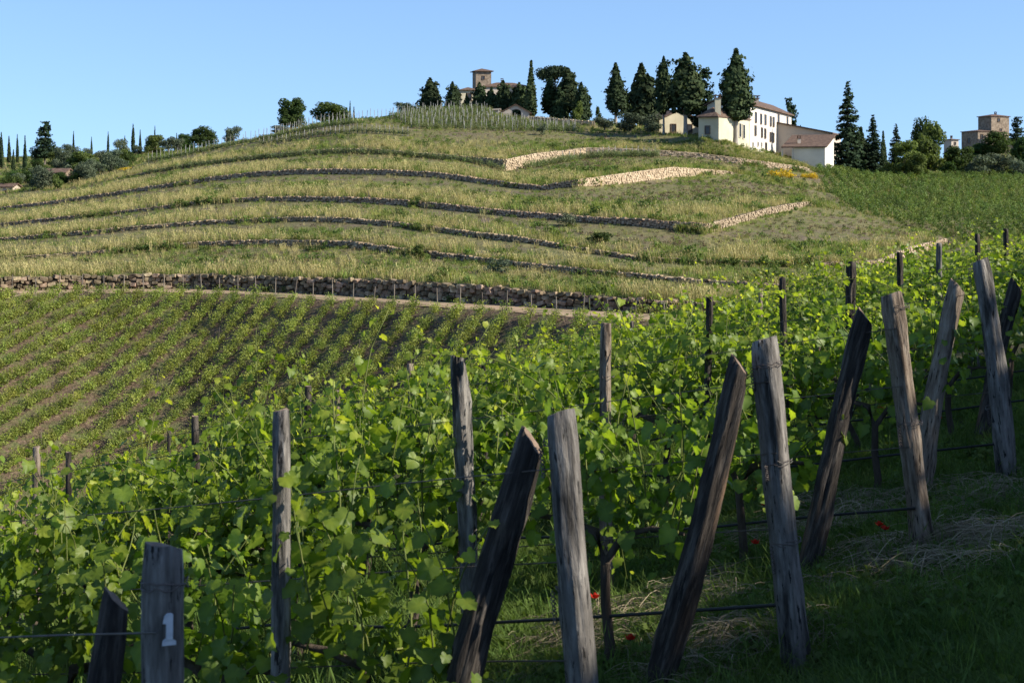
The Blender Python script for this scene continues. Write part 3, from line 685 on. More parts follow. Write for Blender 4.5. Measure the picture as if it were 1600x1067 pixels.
GC = 'cypresses on the left skyline'
for px, yt, w, Y, lb in [(2, 207, 10, 400, 'tall cypress at the left edge of the photo'), (14, 213, 9, 425, 'second cypress from the left edge of the photo'), (21, 234, 9, 380, 'short cypress in front of the left edge cypress group'),
                         (27, 210, 6, 432, 'thin cypress behind the left edge cypress group'), (39, 212, 9, 370, 'rightmost cypress of the dense group at the left edge'),
                         (115, 205, 5, 470, 'thin lone cypress right of the layered pine on the left skyline'), (143, 214, 5, 480, 'small thin cypress, second right of the layered pine'),
                         (169, 206, 5, 480, 'thin cypress, third right of the layered pine on the skyline'), (195, 212, 5, 490, 'small cypress just left of the tallest skyline cypress'),
                         (208, 194, 8, 470, 'tallest thin cypress on the left skyline above the yellow broom'), (219, 203, 6, 475, 'cypress just right of the tallest one on the left skyline'),
                         (242, 197, 5, 480, 'lone slim cypress left of the round green tree on the skyline'), (276, 208, 5, 470, 'short slim cypress touching the round green tree on the left skyline'),
                         (547, 158, 6, 380, 'slim cypress right of the round tree on the hill brow'), (553, 167, 6, 382, 'short slim cypress beside the row of stakes on the hill brow'),
                         (1380, 205, 16, 350, 'slim dark cypress between the fir and the light green tree')]:
    plant('cypress', px, yt, w, Y, lb, GC)
plant('pine', 70, 190, 37, 400, 'dark layered pine standing above the far left farmhouse')
plant('broadleaf', 287, 209, 30, 425, 'smaller round green tree on the left skyline')
plant('broadleaf', 318, 199, 44, 410, 'larger round dark green tree at the left end of the hill')
plant('olive', 365, 197, 32, 400, 'grey green open tree on the skyline beside the hill edge')
plant('broadleaf', 455, 153, 52, 350, 'tall uneven green tree at the start of the hill brow')
plant('broadleaf', 516, 161, 64, 372, 'wide dome shaped dark tree behind the hill brow')
plant('olive', 440, 196, 40, 338, 'olive bush below the tall uneven tree on the brow')
plant('olive', 632, 160, 42, 332, 'grey olive bush at the left end of the hilltop vines')
plant('broad_cypress', 672, 122, 46, 392, 'dark cone shaped conifer left of the villa tower')
plant('broad_cypress', 707, 128, 32, 388, 'rounded dark cypress next to the low villa wing')
plant('broad_cypress', 768, 137, 30, 386, 'short dark conifer hiding the middle of the villa roof')
plant('broad_cypress', 729, 146, 16, 389, 'small dark conifer before the low villa wing')
plant('broad_cypress', 749, 129, 34, 388, 'dark conifer covering the foot of the villa tower')
plant('broad_cypress', 786, 126, 42, 384, 'dark conifer in the middle of the villa front')
plant('broad_cypress', 811, 129, 40, 380, 'dark conifer at the right end of the villa')
plant('cypress', 830, 95, 25, 376, 'tall columnar cypress right of the villa')
plant('umbrella_pine', 868, 104, 66, 404, 'umbrella pine with a flat crown behind the cypresses')
plant('old_cypress', 860, 120, 36, 382, 'dark bushy cypress under the umbrella pine')
plant('old_cypress', 887, 107, 48, 380, 'large dark cypress right of the umbrella pine')
plant('broad_cypress', 908, 129, 36, 374, 'rounded dark tree at the right end of the villa grove')
plant('broad_cypress', 874, 134, 34, 378, 'dark conifer filling the middle of the villa grove')
plant('light_shrub', 903, 160, 22, 362, 'small yellow green bush at the foot of the villa grove')
plant('shrub', 935, 168, 12, 380, 'tiny dark shrub on the skyline gap beside the villa grove')
plant('old_cypress', 962, 99, 42, 336, 'leftmost tall cypress of the grove by the farmhouse')
plant('broad_cypress', 1002, 100, 66, 350, 'broad dark tree second in the grove by the farmhouse')
plant('high_cypress', 1037, 89, 34, 297, 'slender tall cypress third in the grove by the farmhouse')
plant('high_cypress', 1071, 83, 64, 291, 'massive dark cypress with a pale trunk left of the farmhouse')
plant('pine', 1099, 106, 54, 296, 'ragged pine leaning out right of the massive cypress')
plant('high_cypress', 1150, 78, 60, 279, 'huge ragged cypress standing in front of the farmhouse')
plant('pine', 1235, 153, 34, 350, 'dark conifer behind the right end of the farmhouse roof')
plant('fir', 1325, 126, 72, 304, 'tall pointed fir right of the farmhouse annex')
plant('fir', 1364, 179, 54, 306, 'shorter pointed fir beside the tall fir')
plant('fir', 1400, 193, 40, 335, 'dark conifer behind the light green trees')
plant('broad_cypress', 1345, 200, 40, 310, 'bushy dark conifer filling the gap between the two firs')
plant('lightleaf', 1414, 221, 54, 299, 'light green round tree at the edge of the upper field')
plant('lightleaf', 1452, 192, 58, 312, 'tall light green tree in the middle of the field edge')
plant('broadleaf', 1440, 188, 40, 330, 'dark tree top rising behind the tall light green tree')
plant('lightleaf', 1437, 240, 36, 296, 'low light green bushy tree before the tall light green one')
plant('broadleaf', 1500, 228, 58, 306, 'dark green tree below the pinkish house')
plant('olive', 1530, 243, 52, 300, 'left one of the pale olive trees below the stone castle')
plant('olive', 1562, 240, 60, 302, 'middle one of the pale olive trees below the stone castle')
plant('olive', 1592, 250, 40, 298, 'pale olive tree at the right edge of the photo')
plant('broadleaf', 1560, 205, 50, 398, 'dark green tree hugging the foot of the castle tower')
plant('broadleaf', 1532, 224, 46, 400, 'dark tree hiding the foot of the lower castle block')
plant('pine', 1590, 182, 30, 425, 'dark pine on the skyline right of the castle tower')
plant('broadleaf', 1600, 214, 44, 330, 'dark tree cut off by the right edge of the photo')
plant('olive_shrub', 1276, 250, 46, 292, 'grey green shrub in front of the white annex')
plant('shrub', 1155, 261, 28, 250, 'dark green shrub at the right end of the peaked cream wall')
plant('shrub', 1190, 275, 28, 249, 'low dark shrub left of the yellow broom')
plant('broom', 1222, 266.5, 46, 254, 'wide yellow flowering broom below the farmhouse')
plant('broom', 1264, 269, 28, 263, 'small yellow broom right of the wall end')
plant('broom', 195, 261, 22, 318, 'yellow broom on the left shoulder of the hill')
plant('light_shrub', 90, 274, 22, 300, 'upright yellow green bush on the far left terrace')
plant('olive', 945, 184, 42, 308, 'left one of the olive trees below the farmhouse grove')
plant('olive', 985, 176, 50, 305, 'middle one of the olive trees below the farmhouse grove')
plant('olive', 1016, 178, 40, 302, 'right one of the olive trees below the farmhouse grove')
plant('olive_shrub', 848, 194, 22, 288, 'young grey olive below the hilltop vines')
plant('olive_shrub', 886, 334, 40, 171, 'grey green shrub growing on the dark wall in mid hill')
plant('shrub', 938, 364, 50, 158, 'dark spreading shrub on the terrace below the grey shrub')
plant('shrub', 492, 388, 44, 163, 'dark low shrub above the tall boulder wall')
plant('olive_shrub', 775, 404, 50, 142, 'brownish shrub above the right half of the boulder wall')
plant('light_shrub', 655, 382, 26, 154, 'small light shrub on the lowest terrace')
plant('shrub', 1200, 246, 30, 300, 'low shrub at the foot of the white farmhouse wall')
WR = random.Random(9)
for k in range(28):                           # olive grove and bushes on the far left slope
    px = WR.uniform(44, 292); Y = WR.uniform(332, 440); kd = WR.choice(['olive', 'olive', 'olive', 'broadleaf', 'shrub', 'lightleaf'])
    hh = WR.uniform(2.8, 5.4) * (.6 if kd == 'shrub' else 1); z = ground_z(px, Y)
    plant(kd, px, HY - (z + hh) * FPX / Y, hh * WR.uniform(.9, 1.3) * FPX / Y, Y, {'olive': 'grey green olive tree in the grove on the far left slope', 'broadleaf': 'dark leafy tree among the olives on the far left slope',
          'shrub': 'dark shrub among the olives on the far left slope', 'lightleaf': 'light green tree among the olives on the far left slope'}[kd], 'grove on the far left slope')
for k in range(30):
    px = WR.uniform(48, 196); Y = WR.uniform(309, 338); kd = WR.choice(['olive', 'olive_shrub', 'shrub', 'olive', 'broadleaf'])
    if px > 150 and Y < 320: continue
    hh = WR.uniform(2.2, 4.2) * (.6 if kd == 'shrub' else 1); z = ground_z(px, Y)
    plant(kd, px, HY - (z + hh) * FPX / Y, hh * WR.uniform(1.0, 1.5) * FPX / Y, Y, 'small tree or bush at the lower edge of the far left grove', 'lower edge of the far left grove')
for k in range(18):
    px = WR.uniform(-30, 110); Y = WR.uniform(318, 350); kd = WR.choice(['shrub', 'shrub', 'olive', 'light_shrub'])
    hh = WR.uniform(1.6, 3.4); z = ground_z(px, Y)
    plant(kd, px, HY - (z + hh) * FPX / Y, hh * 1.3 * FPX / Y, Y, {'shrub': 'dark shrub around the far left farmhouse', 'olive': 'small olive tree around the far left farmhouse', 'light_shrub': 'light green shrub around the far left farmhouse'}[kd], 'shrubs around the far left farmhouse')
for k, (px, yt) in enumerate([(1318, 258), (1336, 262), (1390, 256), (1480, 254), (1512, 256), (1545, 262), (1578, 262)]):
    plant('shrub' if k % 2 else 'light_shrub', px, yt, 34, 302, 'low bush in the undergrowth along the upper field edge', 'undergrowth bushes along the upper field edge')

# ------------------------------------------------------------------ buildings
def P2(px, Y): return Vector((xat(px, Y), Y))
def prism(name, pts, z0, ztop, mat, parent):
    """walls over a plan polygon; ztop one height or one per corner"""
    n = len(pts); zt = ztop if hasattr(ztop, '__len__') else [ztop] * n
    V = [(p[0], p[1], z0) for p in pts] + [(p[0], p[1], z) for p, z in zip(pts, zt)]
    F = [(i, (i + 1) % n, n + (i + 1) % n, n + i) for i in range(n)] + [tuple(range(n, 2 * n)), tuple(range(n - 1, -1, -1))]
    return link(name, mesh(name, V, F, mat), parent)

def rect(c, ax, L, D):                        # plan corners: origin c, along ax by L, then to the left of ax by D
    ax = Vector(ax).normalized(); nx = Vector((-ax.y, ax.x))
    return [c, c + ax * L, c + ax * L + nx * D, c + nx * D]

def roof_gable(pts, z, rise, over, mat, parent, along=0, th=.22):
    """gable roof over four plan corners, ridge parallel to side `along`"""
    q = pts[along:] + pts[:along]
    a = (q[1] - q[0]).normalized(); b = (q[3] - q[0]).normalized(); L = (q[1] - q[0]).length; D = (q[3] - q[0]).length
    mb = MB(); sl = rise / (D / 2)
    def pt(s, t, zz): p = q[0] + a * s + b * t; return (p.x, p.y, zz)
    for t0, t1 in ((-over, D / 2), (D + over, D / 2)):
        zl = z - over * sl + .05; zh = z + rise + .05
        V = [pt(-over, t0, zl), pt(L + over, t0, zl), pt(L + over, t1, zh), pt(-over, t1, zh)]
        V = V + [(x, y, zz + th) for x, y, zz in V]
        mb.add(V, [(0, 1, 2, 3), (4, 5, 6, 7), (0, 1, 5, 4), (1, 2, 6, 5), (2, 3, 7, 6), (3, 0, 4, 7)])
    r = mb.obj('roof', mat, parent)
    class Two:                                 # gable triangles of the wall
        def obj(self, name, mt, par):
            for s in (0, L):
                g = MB(); V = [pt(s + e, t, zz) for e in ((.01, .25) if s == 0 else (-.01, -.25)) for t, zz in ((0, z - .02), (D, z - .02), (D / 2, z + rise))]
                g.add(V, [(0, 1, 2), (3, 4, 5), (0, 1, 4, 3), (1, 2, 5, 4), (2, 0, 3, 5)]); g.obj(name, mt, par)
    return r, Two()

def roof_hip(pts, z, rise, over, mat, parent, th=.2):
    c = sum(pts, Vector((0, 0))) / len(pts)
    e = [p + (p - c).normalized() * over * 1.41 for p in pts]; n = len(pts)
    L01 = (pts[1] - pts[0]).length; L12 = (pts[2] - pts[1]).length
    if L01 >= L12: m = (pts[1] - pts[0]).normalized() * (L01 - L12) / 2; ra, rb = c - m, c + m; F0 = [(0, 1, 9, 8), (1, 2, 9), (2, 3, 8, 9), (3, 0, 8)]
    else: m = (pts[2] - pts[1]).normalized() * (L12 - L01) / 2; ra, rb = c - m, c + m; F0 = [(0, 1, 8), (1, 2, 9, 8), (2, 3, 9), (3, 0, 8, 9)]
    V = [(p.x, p.y, z + th) for p in e] + [(p.x, p.y, z + .02) for p in e] + [(ra.x, ra.y, z + rise), (rb.x, rb.y, z + rise)]
    F = F0 + [(4, 5, 1, 0), (5, 6, 2, 1), (6, 7, 3, 2), (7, 4, 0, 3), (7, 6, 5, 4)]
    return link('roof', mesh('roof', V, F, mat), parent)

def window(parent, a, b, t, z, w=1.0, h=1.6, shut=True, name='window', mat='shutter'):
    """a framed opening on the wall line a-b (outside on the right of a->b), t metres along it"""
    ax = (b - a).normalized(); nx = Vector((ax.y, -ax.x)); c = a + ax * t
    ang = math.atan2(ax.y, ax.x); Mx = Matrix.Rotation(ang, 3, 'Z')
    mb = MB()
    for s in (-1, 1):
        p = c + ax * s * (w / 2 + .06) + nx * .05; mb.box((p.x, p.y, z), .12, .16, h + .24, Mx)
    for s in (-1, 1):
        p = c + nx * .06; mb.box((p.x, p.y, z + s * (h / 2 + .07)), w - .01, .18, .13, Mx)
    f = mb.obj(name, M[mat], parent)
    g = MB(); p = c + nx * .02; g.box((p.x, p.y, z), w - .02, .05, h - .02, Mx); g.obj('pane', M['glass'], f)
    return f

def chimney(parent, p, z0, h, w=.8, mat='pink_wall'):
    mb = MB(); mb.box((p[0], p[1], z0 + h / 2), w, w, h); c = mb.obj('chimney', M[mat], parent)
    t = MB(); t.box((p[0], p[1], z0 + h + .06), w * 1.25, w * 1.25, .12)
    for sx in (-1, 1):
        for sy in (-1, 1): t.box((p[0] + sx * w * .4, p[1] + sy * w * .4, z0 + h + .30), .14, .14, .36)
    t.box((p[0], p[1], z0 + h + .54), w * 1.3, w * 1.3, .12); t.obj('cap', M['roof'], c)
    return c

FA = Vector((14.9, 41.0)).normalized()        # long axis of the farm, running away to the right
FN = Vector((FA.y, -FA.x))                    # sunlit side
# white three-storey farmhouse
A = P2(1172, 287); Lf = (P2(1237, 328) - A).length
base = zat(245, 287)
h1 = empty('farmhouse', (A.x, A.y, base)); tag(h1, 'white three storey farmhouse with rows of small dark windows on the hill', 'farmhouse')
def local(root, pts): return [p - Vector((root.location.x, root.location.y)) for p in pts]
R4p = local(h1, rect(A, FA, Lf, 8.0)); zt = zat(163, 287) - base
prism('wall', R4p, 0, zt, M['white_wall'], h1)
roof_gable(R4p, zt, 1.9, .55, M['roof'], h1)[1].obj('gable', M['white_wall'], h1)
a0, b0 = R4p[0], R4p[1]
def t_of(px):                                 # metres along the facade for a photo column
    k = (px - CX) / FPX; return (k * A.y - A.x) / (FA.x - k * FA.y)
for px, py in [(1180.5, 184), (1188.8, 186.4), (1195.6, 187.5), (1203.8, 190), (1208.3, 191), (1216, 186.5), (1230, 190.5)]:
    t = t_of(px); Y = A.y + FA.y * t; window(h1, a0, b0, t, zat(py, Y) - base, 1.5, 1.75)
for px, py in [(1180, 204.5), (1190, 207.5), (1195.2, 209), (1203.6, 214.5), (1208, 215.5)]:
    t = t_of(px); Y = A.y + FA.y * t; window(h1, a0, b0, t, zat(py, Y) - base, 1.5, 1.7)
for px, py in [(1176, 226), (1184, 225.5), (1189.5, 226.5)]:
    t = t_of(px); Y = A.y + FA.y * t; window(h1, a0, b0, t, zat(py, Y) - base, .8, .7, name='window', mat='sill')
t = t_of(1196.5); window(h1, a0, b0, t, zat(232.5, A.y + FA.y * t) - base, 1.5, 2.1, name='door')
pc = local(h1, [A + FA * 19 - FN * 3.0])[0]; chimney(h1, pc, zt + .6, 1.5, 1.6)
pc = local(h1, [A + FA * 12 - FN * 4.6])[0]; chimney(h1, pc, zt + 1.2, 1.5, .8)
# shaded wing joined to its far half
B = A + FA * t_of(1214); Wd = Vector((FN.x, FN.y))
base2 = zat(250, B.y)
h2 = empty('farmhouse_wing', (B.x, B.y, base2)); tag(h2, 'pinkish farmhouse wing with a long sloping roof line, joined to the white farmhouse', 'farmhouse')
zl, zr = zat(193, B.y) - base2, zat(209, B.y - 3) - base2
q = local(h2, [B + FN * .02, B + FN * 10.6, B + FN * 10.6 + FA * 14, B + FN * .02 + FA * 14])
prism('wall', q, 0, [zl, zr, zr, zl], M['pink_wall'], h2)
mb = MB(); qq = [q[0] - FA * .5, q[1] - FA * .5 + FN * .5, q[2] + FA * .5 + FN * .5, q[3] + FA * .5]
zs = [zl, zr - .11, zr - .11, zl]; V = [(p.x, p.y, z + .03) for p, z in zip(qq, zs)] + [(p.x, p.y, z + .30) for p, z in zip(qq, zs)]
mb.add(V, [(0, 1, 2, 3), (4, 5, 6, 7), (0, 1, 5, 4), (1, 2, 6, 5), (2, 3, 7, 6), (3, 0, 4, 7)]); mb.obj('roof', M['roof'], h2)
# low annex with tiled roof and white end wall
C = P2(1289, 289); base3 = zat(262, 289)
h3 = empty('annex', (C.x, C.y, base3)); tag(h3, 'low annex with red tiled roof and white end wall before the pinkish wing', 'annex')
q = local(h3, [C - FN * 5.8, C, C + FA * 11, C - FN * 5.8 + FA * 11]); ze = zat(230.5, 290) - base3; zr = zat(213, 300) - base3
prism('wall', q, 0, [ze, ze, zr, zr], M['white_wall'], h3)
mb = MB(); qq = [q[0] - FN * 2.2 - FA * .45, q[1] + FN * .4 - FA * .45, q[2] + FN * .4 + FA * .3, q[3] - FN * 2.2 + FA * .3]; sl_ = (zr - ze) / 11
zs = [ze - .45 * sl_, ze - .45 * sl_, zr + .3 * sl_, zr + .3 * sl_]; V = [(p.x, p.y, z + .03) for p, z in zip(qq, zs)] + [(p.x, p.y, z + .25) for p, z in zip(qq, zs)]
mb.add(V, [(0, 1, 2, 3), (4, 5, 6, 7), (0, 1, 5, 4), (1, 2, 6, 5), (2, 3, 7, 6), (3, 0, 4, 7)]); mb.obj('roof', M['roof'], h3)
mb = MB()
for d in (0., 1.9): p = q[0] - FN * (.2 + d); mb.box((p.x, p.y, ze / 2 - .2), .3, .3, ze - .1)
mb.obj('porch_pillar', M['sill'], h3)
pc = q[0] + FA * 3 + FN * .5; chimney(h3, pc, ze + .4, 1.3, .6)
# cream gabled chapel-like block in front
D0 = P2(1123, 273); AX = (P2(1172, 286) - D0); Ld = AX.length - .2; base4 = zat(240, 273)
h4 = empty('chapel_house', (D0.x, D0.y, base4)); tag(h4, 'cream house with pointed and narrow windows at the left of the white farmhouse', 'house')
q = local(h4, rect(D0, AX, Ld, 3.8)); ze = zat(183.5, 273) - base4
prism('wall', q, 0, ze, M['cream_wall'], h4)
roof_hip(q, ze, 1.9, .45, M['roof'], h4)
for px, py, w, h in [(1148.5, 203, 1.6, 2.9), (1156, 204, .9, 2.4), (1161.8, 206, .9, 2.4)]:
    k = (px - CX) / FPX; an = AX.normalized(); t = (k * D0.y - D0.x) / (an.x - k * an.y); window(h4, q[0], q[1], t, zat(py, D0.y + an.y * t) - base4, w, h, mat='sill')
window(h4, q[3], q[0], 1.7, ze - 2.2, .8, 1.3)
pc = q[0] + (q[1] - q[0]).normalized() * 1.2 + (q[3] - q[0]).normalized() * .7; chimney(h4, pc, ze - .2, zat(147, 274) - base4 - ze - .6, 1.0, 'cream_wall')
pc = q[0] + (q[1] - q[0]).normalized() * 6 + (q[3] - q[0]).normalized() * 3
# long low building behind the pale trunks
H0 = P2(1044, 303); base5 = zat(214, 303) - .5
h5 = empty('barn', (H0.x, H0.y, base5)); tag(h5, 'pale gabled barn half hidden behind the tall cypress trunks', 'barn')
q = local(h5, rect(H0 + Vector((-1.6, 1.0)), Vector((.80, .30)), 8.5, 6.5)); ze = zat(186, 300) - base5
prism('wall', q, 0, ze, M['cream_wall'], h5); roof_gable(q, ze, 1.9, .4, M['roof'], h5, along=1)[1].obj('gable', M['cream_wall'], h5)
window(h5, q[0], q[1], 3.0, ze - 1.6, 1, 1.5); window(h5, q[0], q[1], 6.5, ze - 1.6, 1, 1.5)
# villa with its tower
Yv = 402
zb = ground_z(755, Yv) - 1
v = empty('villa', (xat(770, Yv), Yv, zb)); tag(v, 'villa with low tiled roofs half hidden by dark conifers on the hilltop', 'villa')
q = local(v, rect(P2(757, Yv + 1), Vector((.97, .22)), 12.5, 8)); ze = zat(136, Yv) - zb; prism('wall', q, 0, ze, M['pink_wall'], v); roof_hip(q, ze, 1.5, .6, M['roof'], v)
for t in (1.8, 4.2, 8.6, 10.8): window(v, q[0], q[1], t, ze - 1.9, .9, 1.5)
pc = q[0] + (q[1] - q[0]).normalized() * 5.5 + (q[3] - q[0]).normalized() * 4; chimney(v, pc, ze + .9, 1.1, .6)
q = local(v, rect(P2(720, Yv - 1), Vector((.97, .22)), 4.6, 5)); ze = zat(142, Yv) - zb; prism('wall', q, 0, ze, M['cream_wall'], v); roof_hip(q, ze, 1.0, .5, M['roof'], v)
window(v, q[0], q[1], 2.3, ze - 1.7, .9, 1.8)
tw = empty('villa_tower', (xat(755, Yv + 4), Yv + 4, zb)); tag(tw, 'square stone tower with an overhanging tiled roof rising above the villa', 'tower')
q = local(tw, rect(P2(743.5, Yv + 3), Vector((.97, .24)), 4.1, 4.0)); ze = zat(112.5, Yv + 4) - zb; prism('wall', q, 0, ze, M['rubble_wall'], tw); roof_hip(q, ze, .95, .55, M['roof'], tw)
window(tw, q[0], q[1], 2.0, ze - 1.6, .6, .8)
# arched loggia with a gable
Yc = 330
ch = empty('arched_outbuilding', (xat(800, Yc), Yc, ground_z(800, Yc) - .5)); tag(ch, 'low brick outbuilding with a gable and a wide arch below the villa', 'outbuilding')
zb = ch.location.z; x0, x1, xm = xat(783, Yc) - ch.location.x, xat(827, Yc) - ch.location.x, xat(805.5, Yc) - ch.location.x
zap, zea = zat(164.5, Yc) - zb, zat(176.5, Yc) - zb; ax0, ax1 = xat(798, Yc) - ch.location.x, xat(815, Yc) - ch.location.x; zarch = zat(171, Yc) - zb; zspr = zat(177, Yc) - zb
xsn = np.unique(np.concatenate([np.linspace(x0, ax0, 6), np.linspace(ax0, ax1, 15), np.linspace(ax1, x1, 6)])); V = []; F = []
for x in xsn:
    top = zea + (zap - zea) * (1 - abs(x - xm) / max(xm - x0, x1 - xm)); m = (x - (ax0 + ax1) / 2) / ((ax1 - ax0) / 2)
    lo = zspr + (zarch - zspr) * math.sqrt(max(0, 1 - m * m)) if abs(m) < .999 else 0
    for yy in (0, .5): V += [(x, yy, lo), (x, yy, top)]
for i in range(len(xsn) - 1):
    a, b = i * 4, i * 4 + 4; F += [(a, b, b + 1, a + 1), (a + 2, a + 3, b + 3, b + 2), (a + 1, b + 1, b + 3, a + 3), (a, a + 2, b + 2, b)]
F += [(0, 1, 3, 2)]
link('front_wall', mesh('front_wall', V, F, M['pink_wall']), ch)
mb = MB(); mb.box(((x0 + x1) / 2, 6.0, zea / 2), x1 - x0 - .1, .3, zea); mb.box((x0 + .15, 3.2, zea / 2), .25, 5.3, zea); mb.box((x1 - .15, 3.2, zea / 2), .25, 5.3, zea); mb.obj('wall', M['pink_wall'], ch)
mb = MB()
for xa, xb in ((x0 - .5, xm), (x1 + .5, xm)):
    za_ = zea - .5 * (zap - zea) / (xm - x0) + .04; zb_ = zap + .04
    V = [(xa, -.35, za_), (xa, 6.3, za_), (xb, 6.3, zb_), (xb, -.35, zb_)]; V += [(a, b, c + .2) for a, b, c in V]
    mb.add(V, [(0, 1, 2, 3), (4, 5, 6, 7), (0, 1, 5, 4), (1, 2, 6, 5), (2, 3, 7, 6), (3, 0, 4, 7)])
mb.obj('roof', M['roof'], ch)
mb = MB(); xl = xat(768, Yc) - ch.location.x; mb.box(((xl + x0) / 2, 3.2, zat(171, Yc) - zb), x0 - xl, 6, .25, Matrix.Rotation(-.06, 3, 'Y')); mb.box(((xl + x0) / 2, 3.2, (zat(171, Yc) - zb) / 2 - .1), x0 - xl - .4, 5.2, zat(171, Yc) - zb - .2); mb.obj('side_shed', M['pink_wall'], ch)
# garden wall right of it
WG = [(828, 192, 182, 324), (880, 196, 186, 322), (928, 200, 189.5, 320)]
stone_wall('garden_wall', WG, 828, 929, 'cream', 'pale garden wall running right from the arched outbuilding', .55, .34, 0, 21)
# castle on the right
Yk = 432
zb = ground_z(1545, Yk) - 1
cs = empty('castle', (xat(1545, Yk), Yk, zb)); tag(cs, 'square stone castle with a tower and a lower block on the right skyline', 'castle')
axk = Vector((.90, .43)).normalized()
q = local(cs, rect(P2(1549, Yk - 2), axk, 6.4, 5.2)); ze = zat(183, Yk) - zb; prism('tower_wall', q, 0, ze, M['rubble_wall'], cs); roof_hip(q, ze, .8, .3, M['roof'], cs)
window(cs, q[0], q[1], 2.6, ze - .9, .7, .8); window(cs, q[0], q[1], 3.4, ze - 3.6, .5, .6); chimney(cs, q[2] + Vector((-.6, -1.6)), ze + .1, .9, .5, 'rubble_wall')
q = local(cs, rect(P2(1528, Yk - 5), axk, 8.5, 6.5)); z1 = zat(206, Yk - 5) - zb; prism('wall', q, 0, z1, M['rubble_wall'], cs)
roof_hip(q, z1, .7, .25, M['roof'], cs); window(cs, q[0], q[1], 1.4, z1 - 1.2, .8, .9); window(cs, q[0], q[1], 5.4, z1 - 1.6, .6, .8); window(cs, q[3], q[0], 3.0, z1 - 2.4, .8, 1.2)
mb = MB(); p = local(cs, [P2(1575, Yk - 8)])[0]; mb.box((p.x, p.y, (zat(226, Yk) - zb) / 2), 9, 1.0, zat(226, Yk) - zb, Matrix.Rotation(.35, 3, 'Z')); mb.obj('rampart', M['rubble_wall'], cs)
Yp = 455; zb = ground_z(1489, Yp) - 1
ph = empty('pink_house', (xat(1489, Yp), Yp, zb)); tag(ph, 'small pinkish house with two chimneys above the dark tree on the skyline', 'house')
q = local(ph, rect(P2(1486.5, Yp), Vector((.92, .39)), 2.6, 3.4)); ze = zat(219, Yp) - zb; prism('wall', q, 0, ze, M['pink_wall'], ph); roof_hip(q, ze, .4, .35, M['roof'], ph); window(ph, q[0], q[1], 1.3, ze - 1, .5, .7)
chimney(ph, q[0] + Vector((.4, 1.2)), ze + .1, .6, .4); chimney(ph, q[2] + Vector((-.3, -1.2)), ze + .1, .6, .4)
# farm on the far left
def cottage(name, px0, px1, yt, Y, yb, label, wall, dep=6., rise=1.2):
    zb = zat(yb, Y) - 1.5; a = P2(px0, Y); b = P2(px1, Y - .4); r = empty(name, (a.x, a.y, zb)); tag(r, label, 'house')
    q = local(r, rect(a, b - a, (b - a).length, dep)); ze = zat(yt, Y) - zb; prism('wall', q, 0, ze, M[wall], r); roof_gable(q, ze, rise, .35, M['roof'], r)[1].obj('gable', M[wall], r)
    L = (b - a).length
    for t in (.3, .7): window(r, q[0], q[1], L * t, ze - 1.2, .7, .9)
    return r
cottage('cottage', 69, 101, 271, 322, 277, 'low pinkish cottage with tiled roof among bushes at the far left', 'rubble_wall', 5, .8)
cottage('cottage', -14, 20, 293, 316, 298, 'long pale cottage at the left edge of the photo', 'pink_wall', 4, .6)
sh = empty('shelter', (*P2(188, 372), zat(252, 372))); tag(sh, 'open shelter with a bright white roof in the far left grove', 'shelter')
hz = zat(241.5, 372) - zat(252, 372); mb = MB(); mb.box((0, 0, hz), 3.6, 3, .12, Matrix.Rotation(.06, 3, 'Y')); mb.obj('roof', M['white_wall'], sh)
for sx in (-1, 1):
    for sy in (-1, 1): mb = MB(); mb.box((sx * 1.6, sy * 1.3, hz / 2 - .6), .14, .14, hz + 1.05); mb.obj('post', M['stake'], sh)

# ------------------------------------------------------------------ young vineyard on the valley floor
def young_vine(seed, h=1.05, w=.42, n=70, mat='yleaf', size=.13):
    rng = np.random.RandomState(seed); t = rng.rand(n) ** .8
    ns = 5; sh_ = rng.normal(0, .10, (ns, 2)); k = rng.randint(0, ns, n)
    P = np.stack([sh_[k, 0] * t * 2 + rng.normal(0, w * .26, n), sh_[k, 1] * t * 2 + rng.normal(0, w * .24, n), (.08 if h < 1 else .22) + (h - .1) * t * rng.uniform(.75, 1.08, n)], 1)
    V, F = cards(P, rng.normal(0, .5, (n, 3)) + np.array([0, 0, .6]), np.full(n, size) * (1.15 - .5 * t), rng)
    mb = MB(); mb.tube([(0, 0, -.05), (.01, .01, .5 * h), (0, .02, .8 * h)], [.022, .018, .01], 4)
    me = mesh('young_vine', np.concatenate([V, np.array(mb.v)]), [tuple(f) for f in F] + [tuple(i + len(V) for i in f) for f in mb.f], M[mat])
    me.materials.append(M['bark'])
    for p in me.polygons[len(F):]: p.material_index = 1
    return me
YV = [young_vine(s, 1.02, .86, 150, size=.135) for s in range(6)] + [young_vine(s, .80, .70, 110, size=.13) for s in (11, 12)]
SKYX, SKYY = [-60, 0, 200, 430, 600, 850, 1000, 1200], [735, 720, 690, 640, 590, 505, 498, 440]
YR = random.Random(3); spots = []; row_ends = []
for k in range(-36, 34):
    X0 = k * 1.92 - .4
    yw = 120.
    for _ in range(6): yw = float(col_interp(W1, 3, CX + FPX * X0 / yw)) - float(np.interp(CX + FPX * X0 / yw, *PATHW)) - .7
    row_ends.append((X0, yw))
    Y = yw - 44.
    while Y < yw - .5:
        Y += YR.uniform(.34, .50); X = X0 - .393 * (yw - Y) + YR.gauss(0, .06); px = CX + FPX * X / Y; py = HY - float(zval(px, Y)) * FPX / Y
        if px < -50 or px > 1250 or py - 20 > np.interp(px, SKYX, SKYY) + 45: continue
        if YR.random() < .05: continue
        spots.append((X, Y))
spots.sort(key=lambda q: q[1])
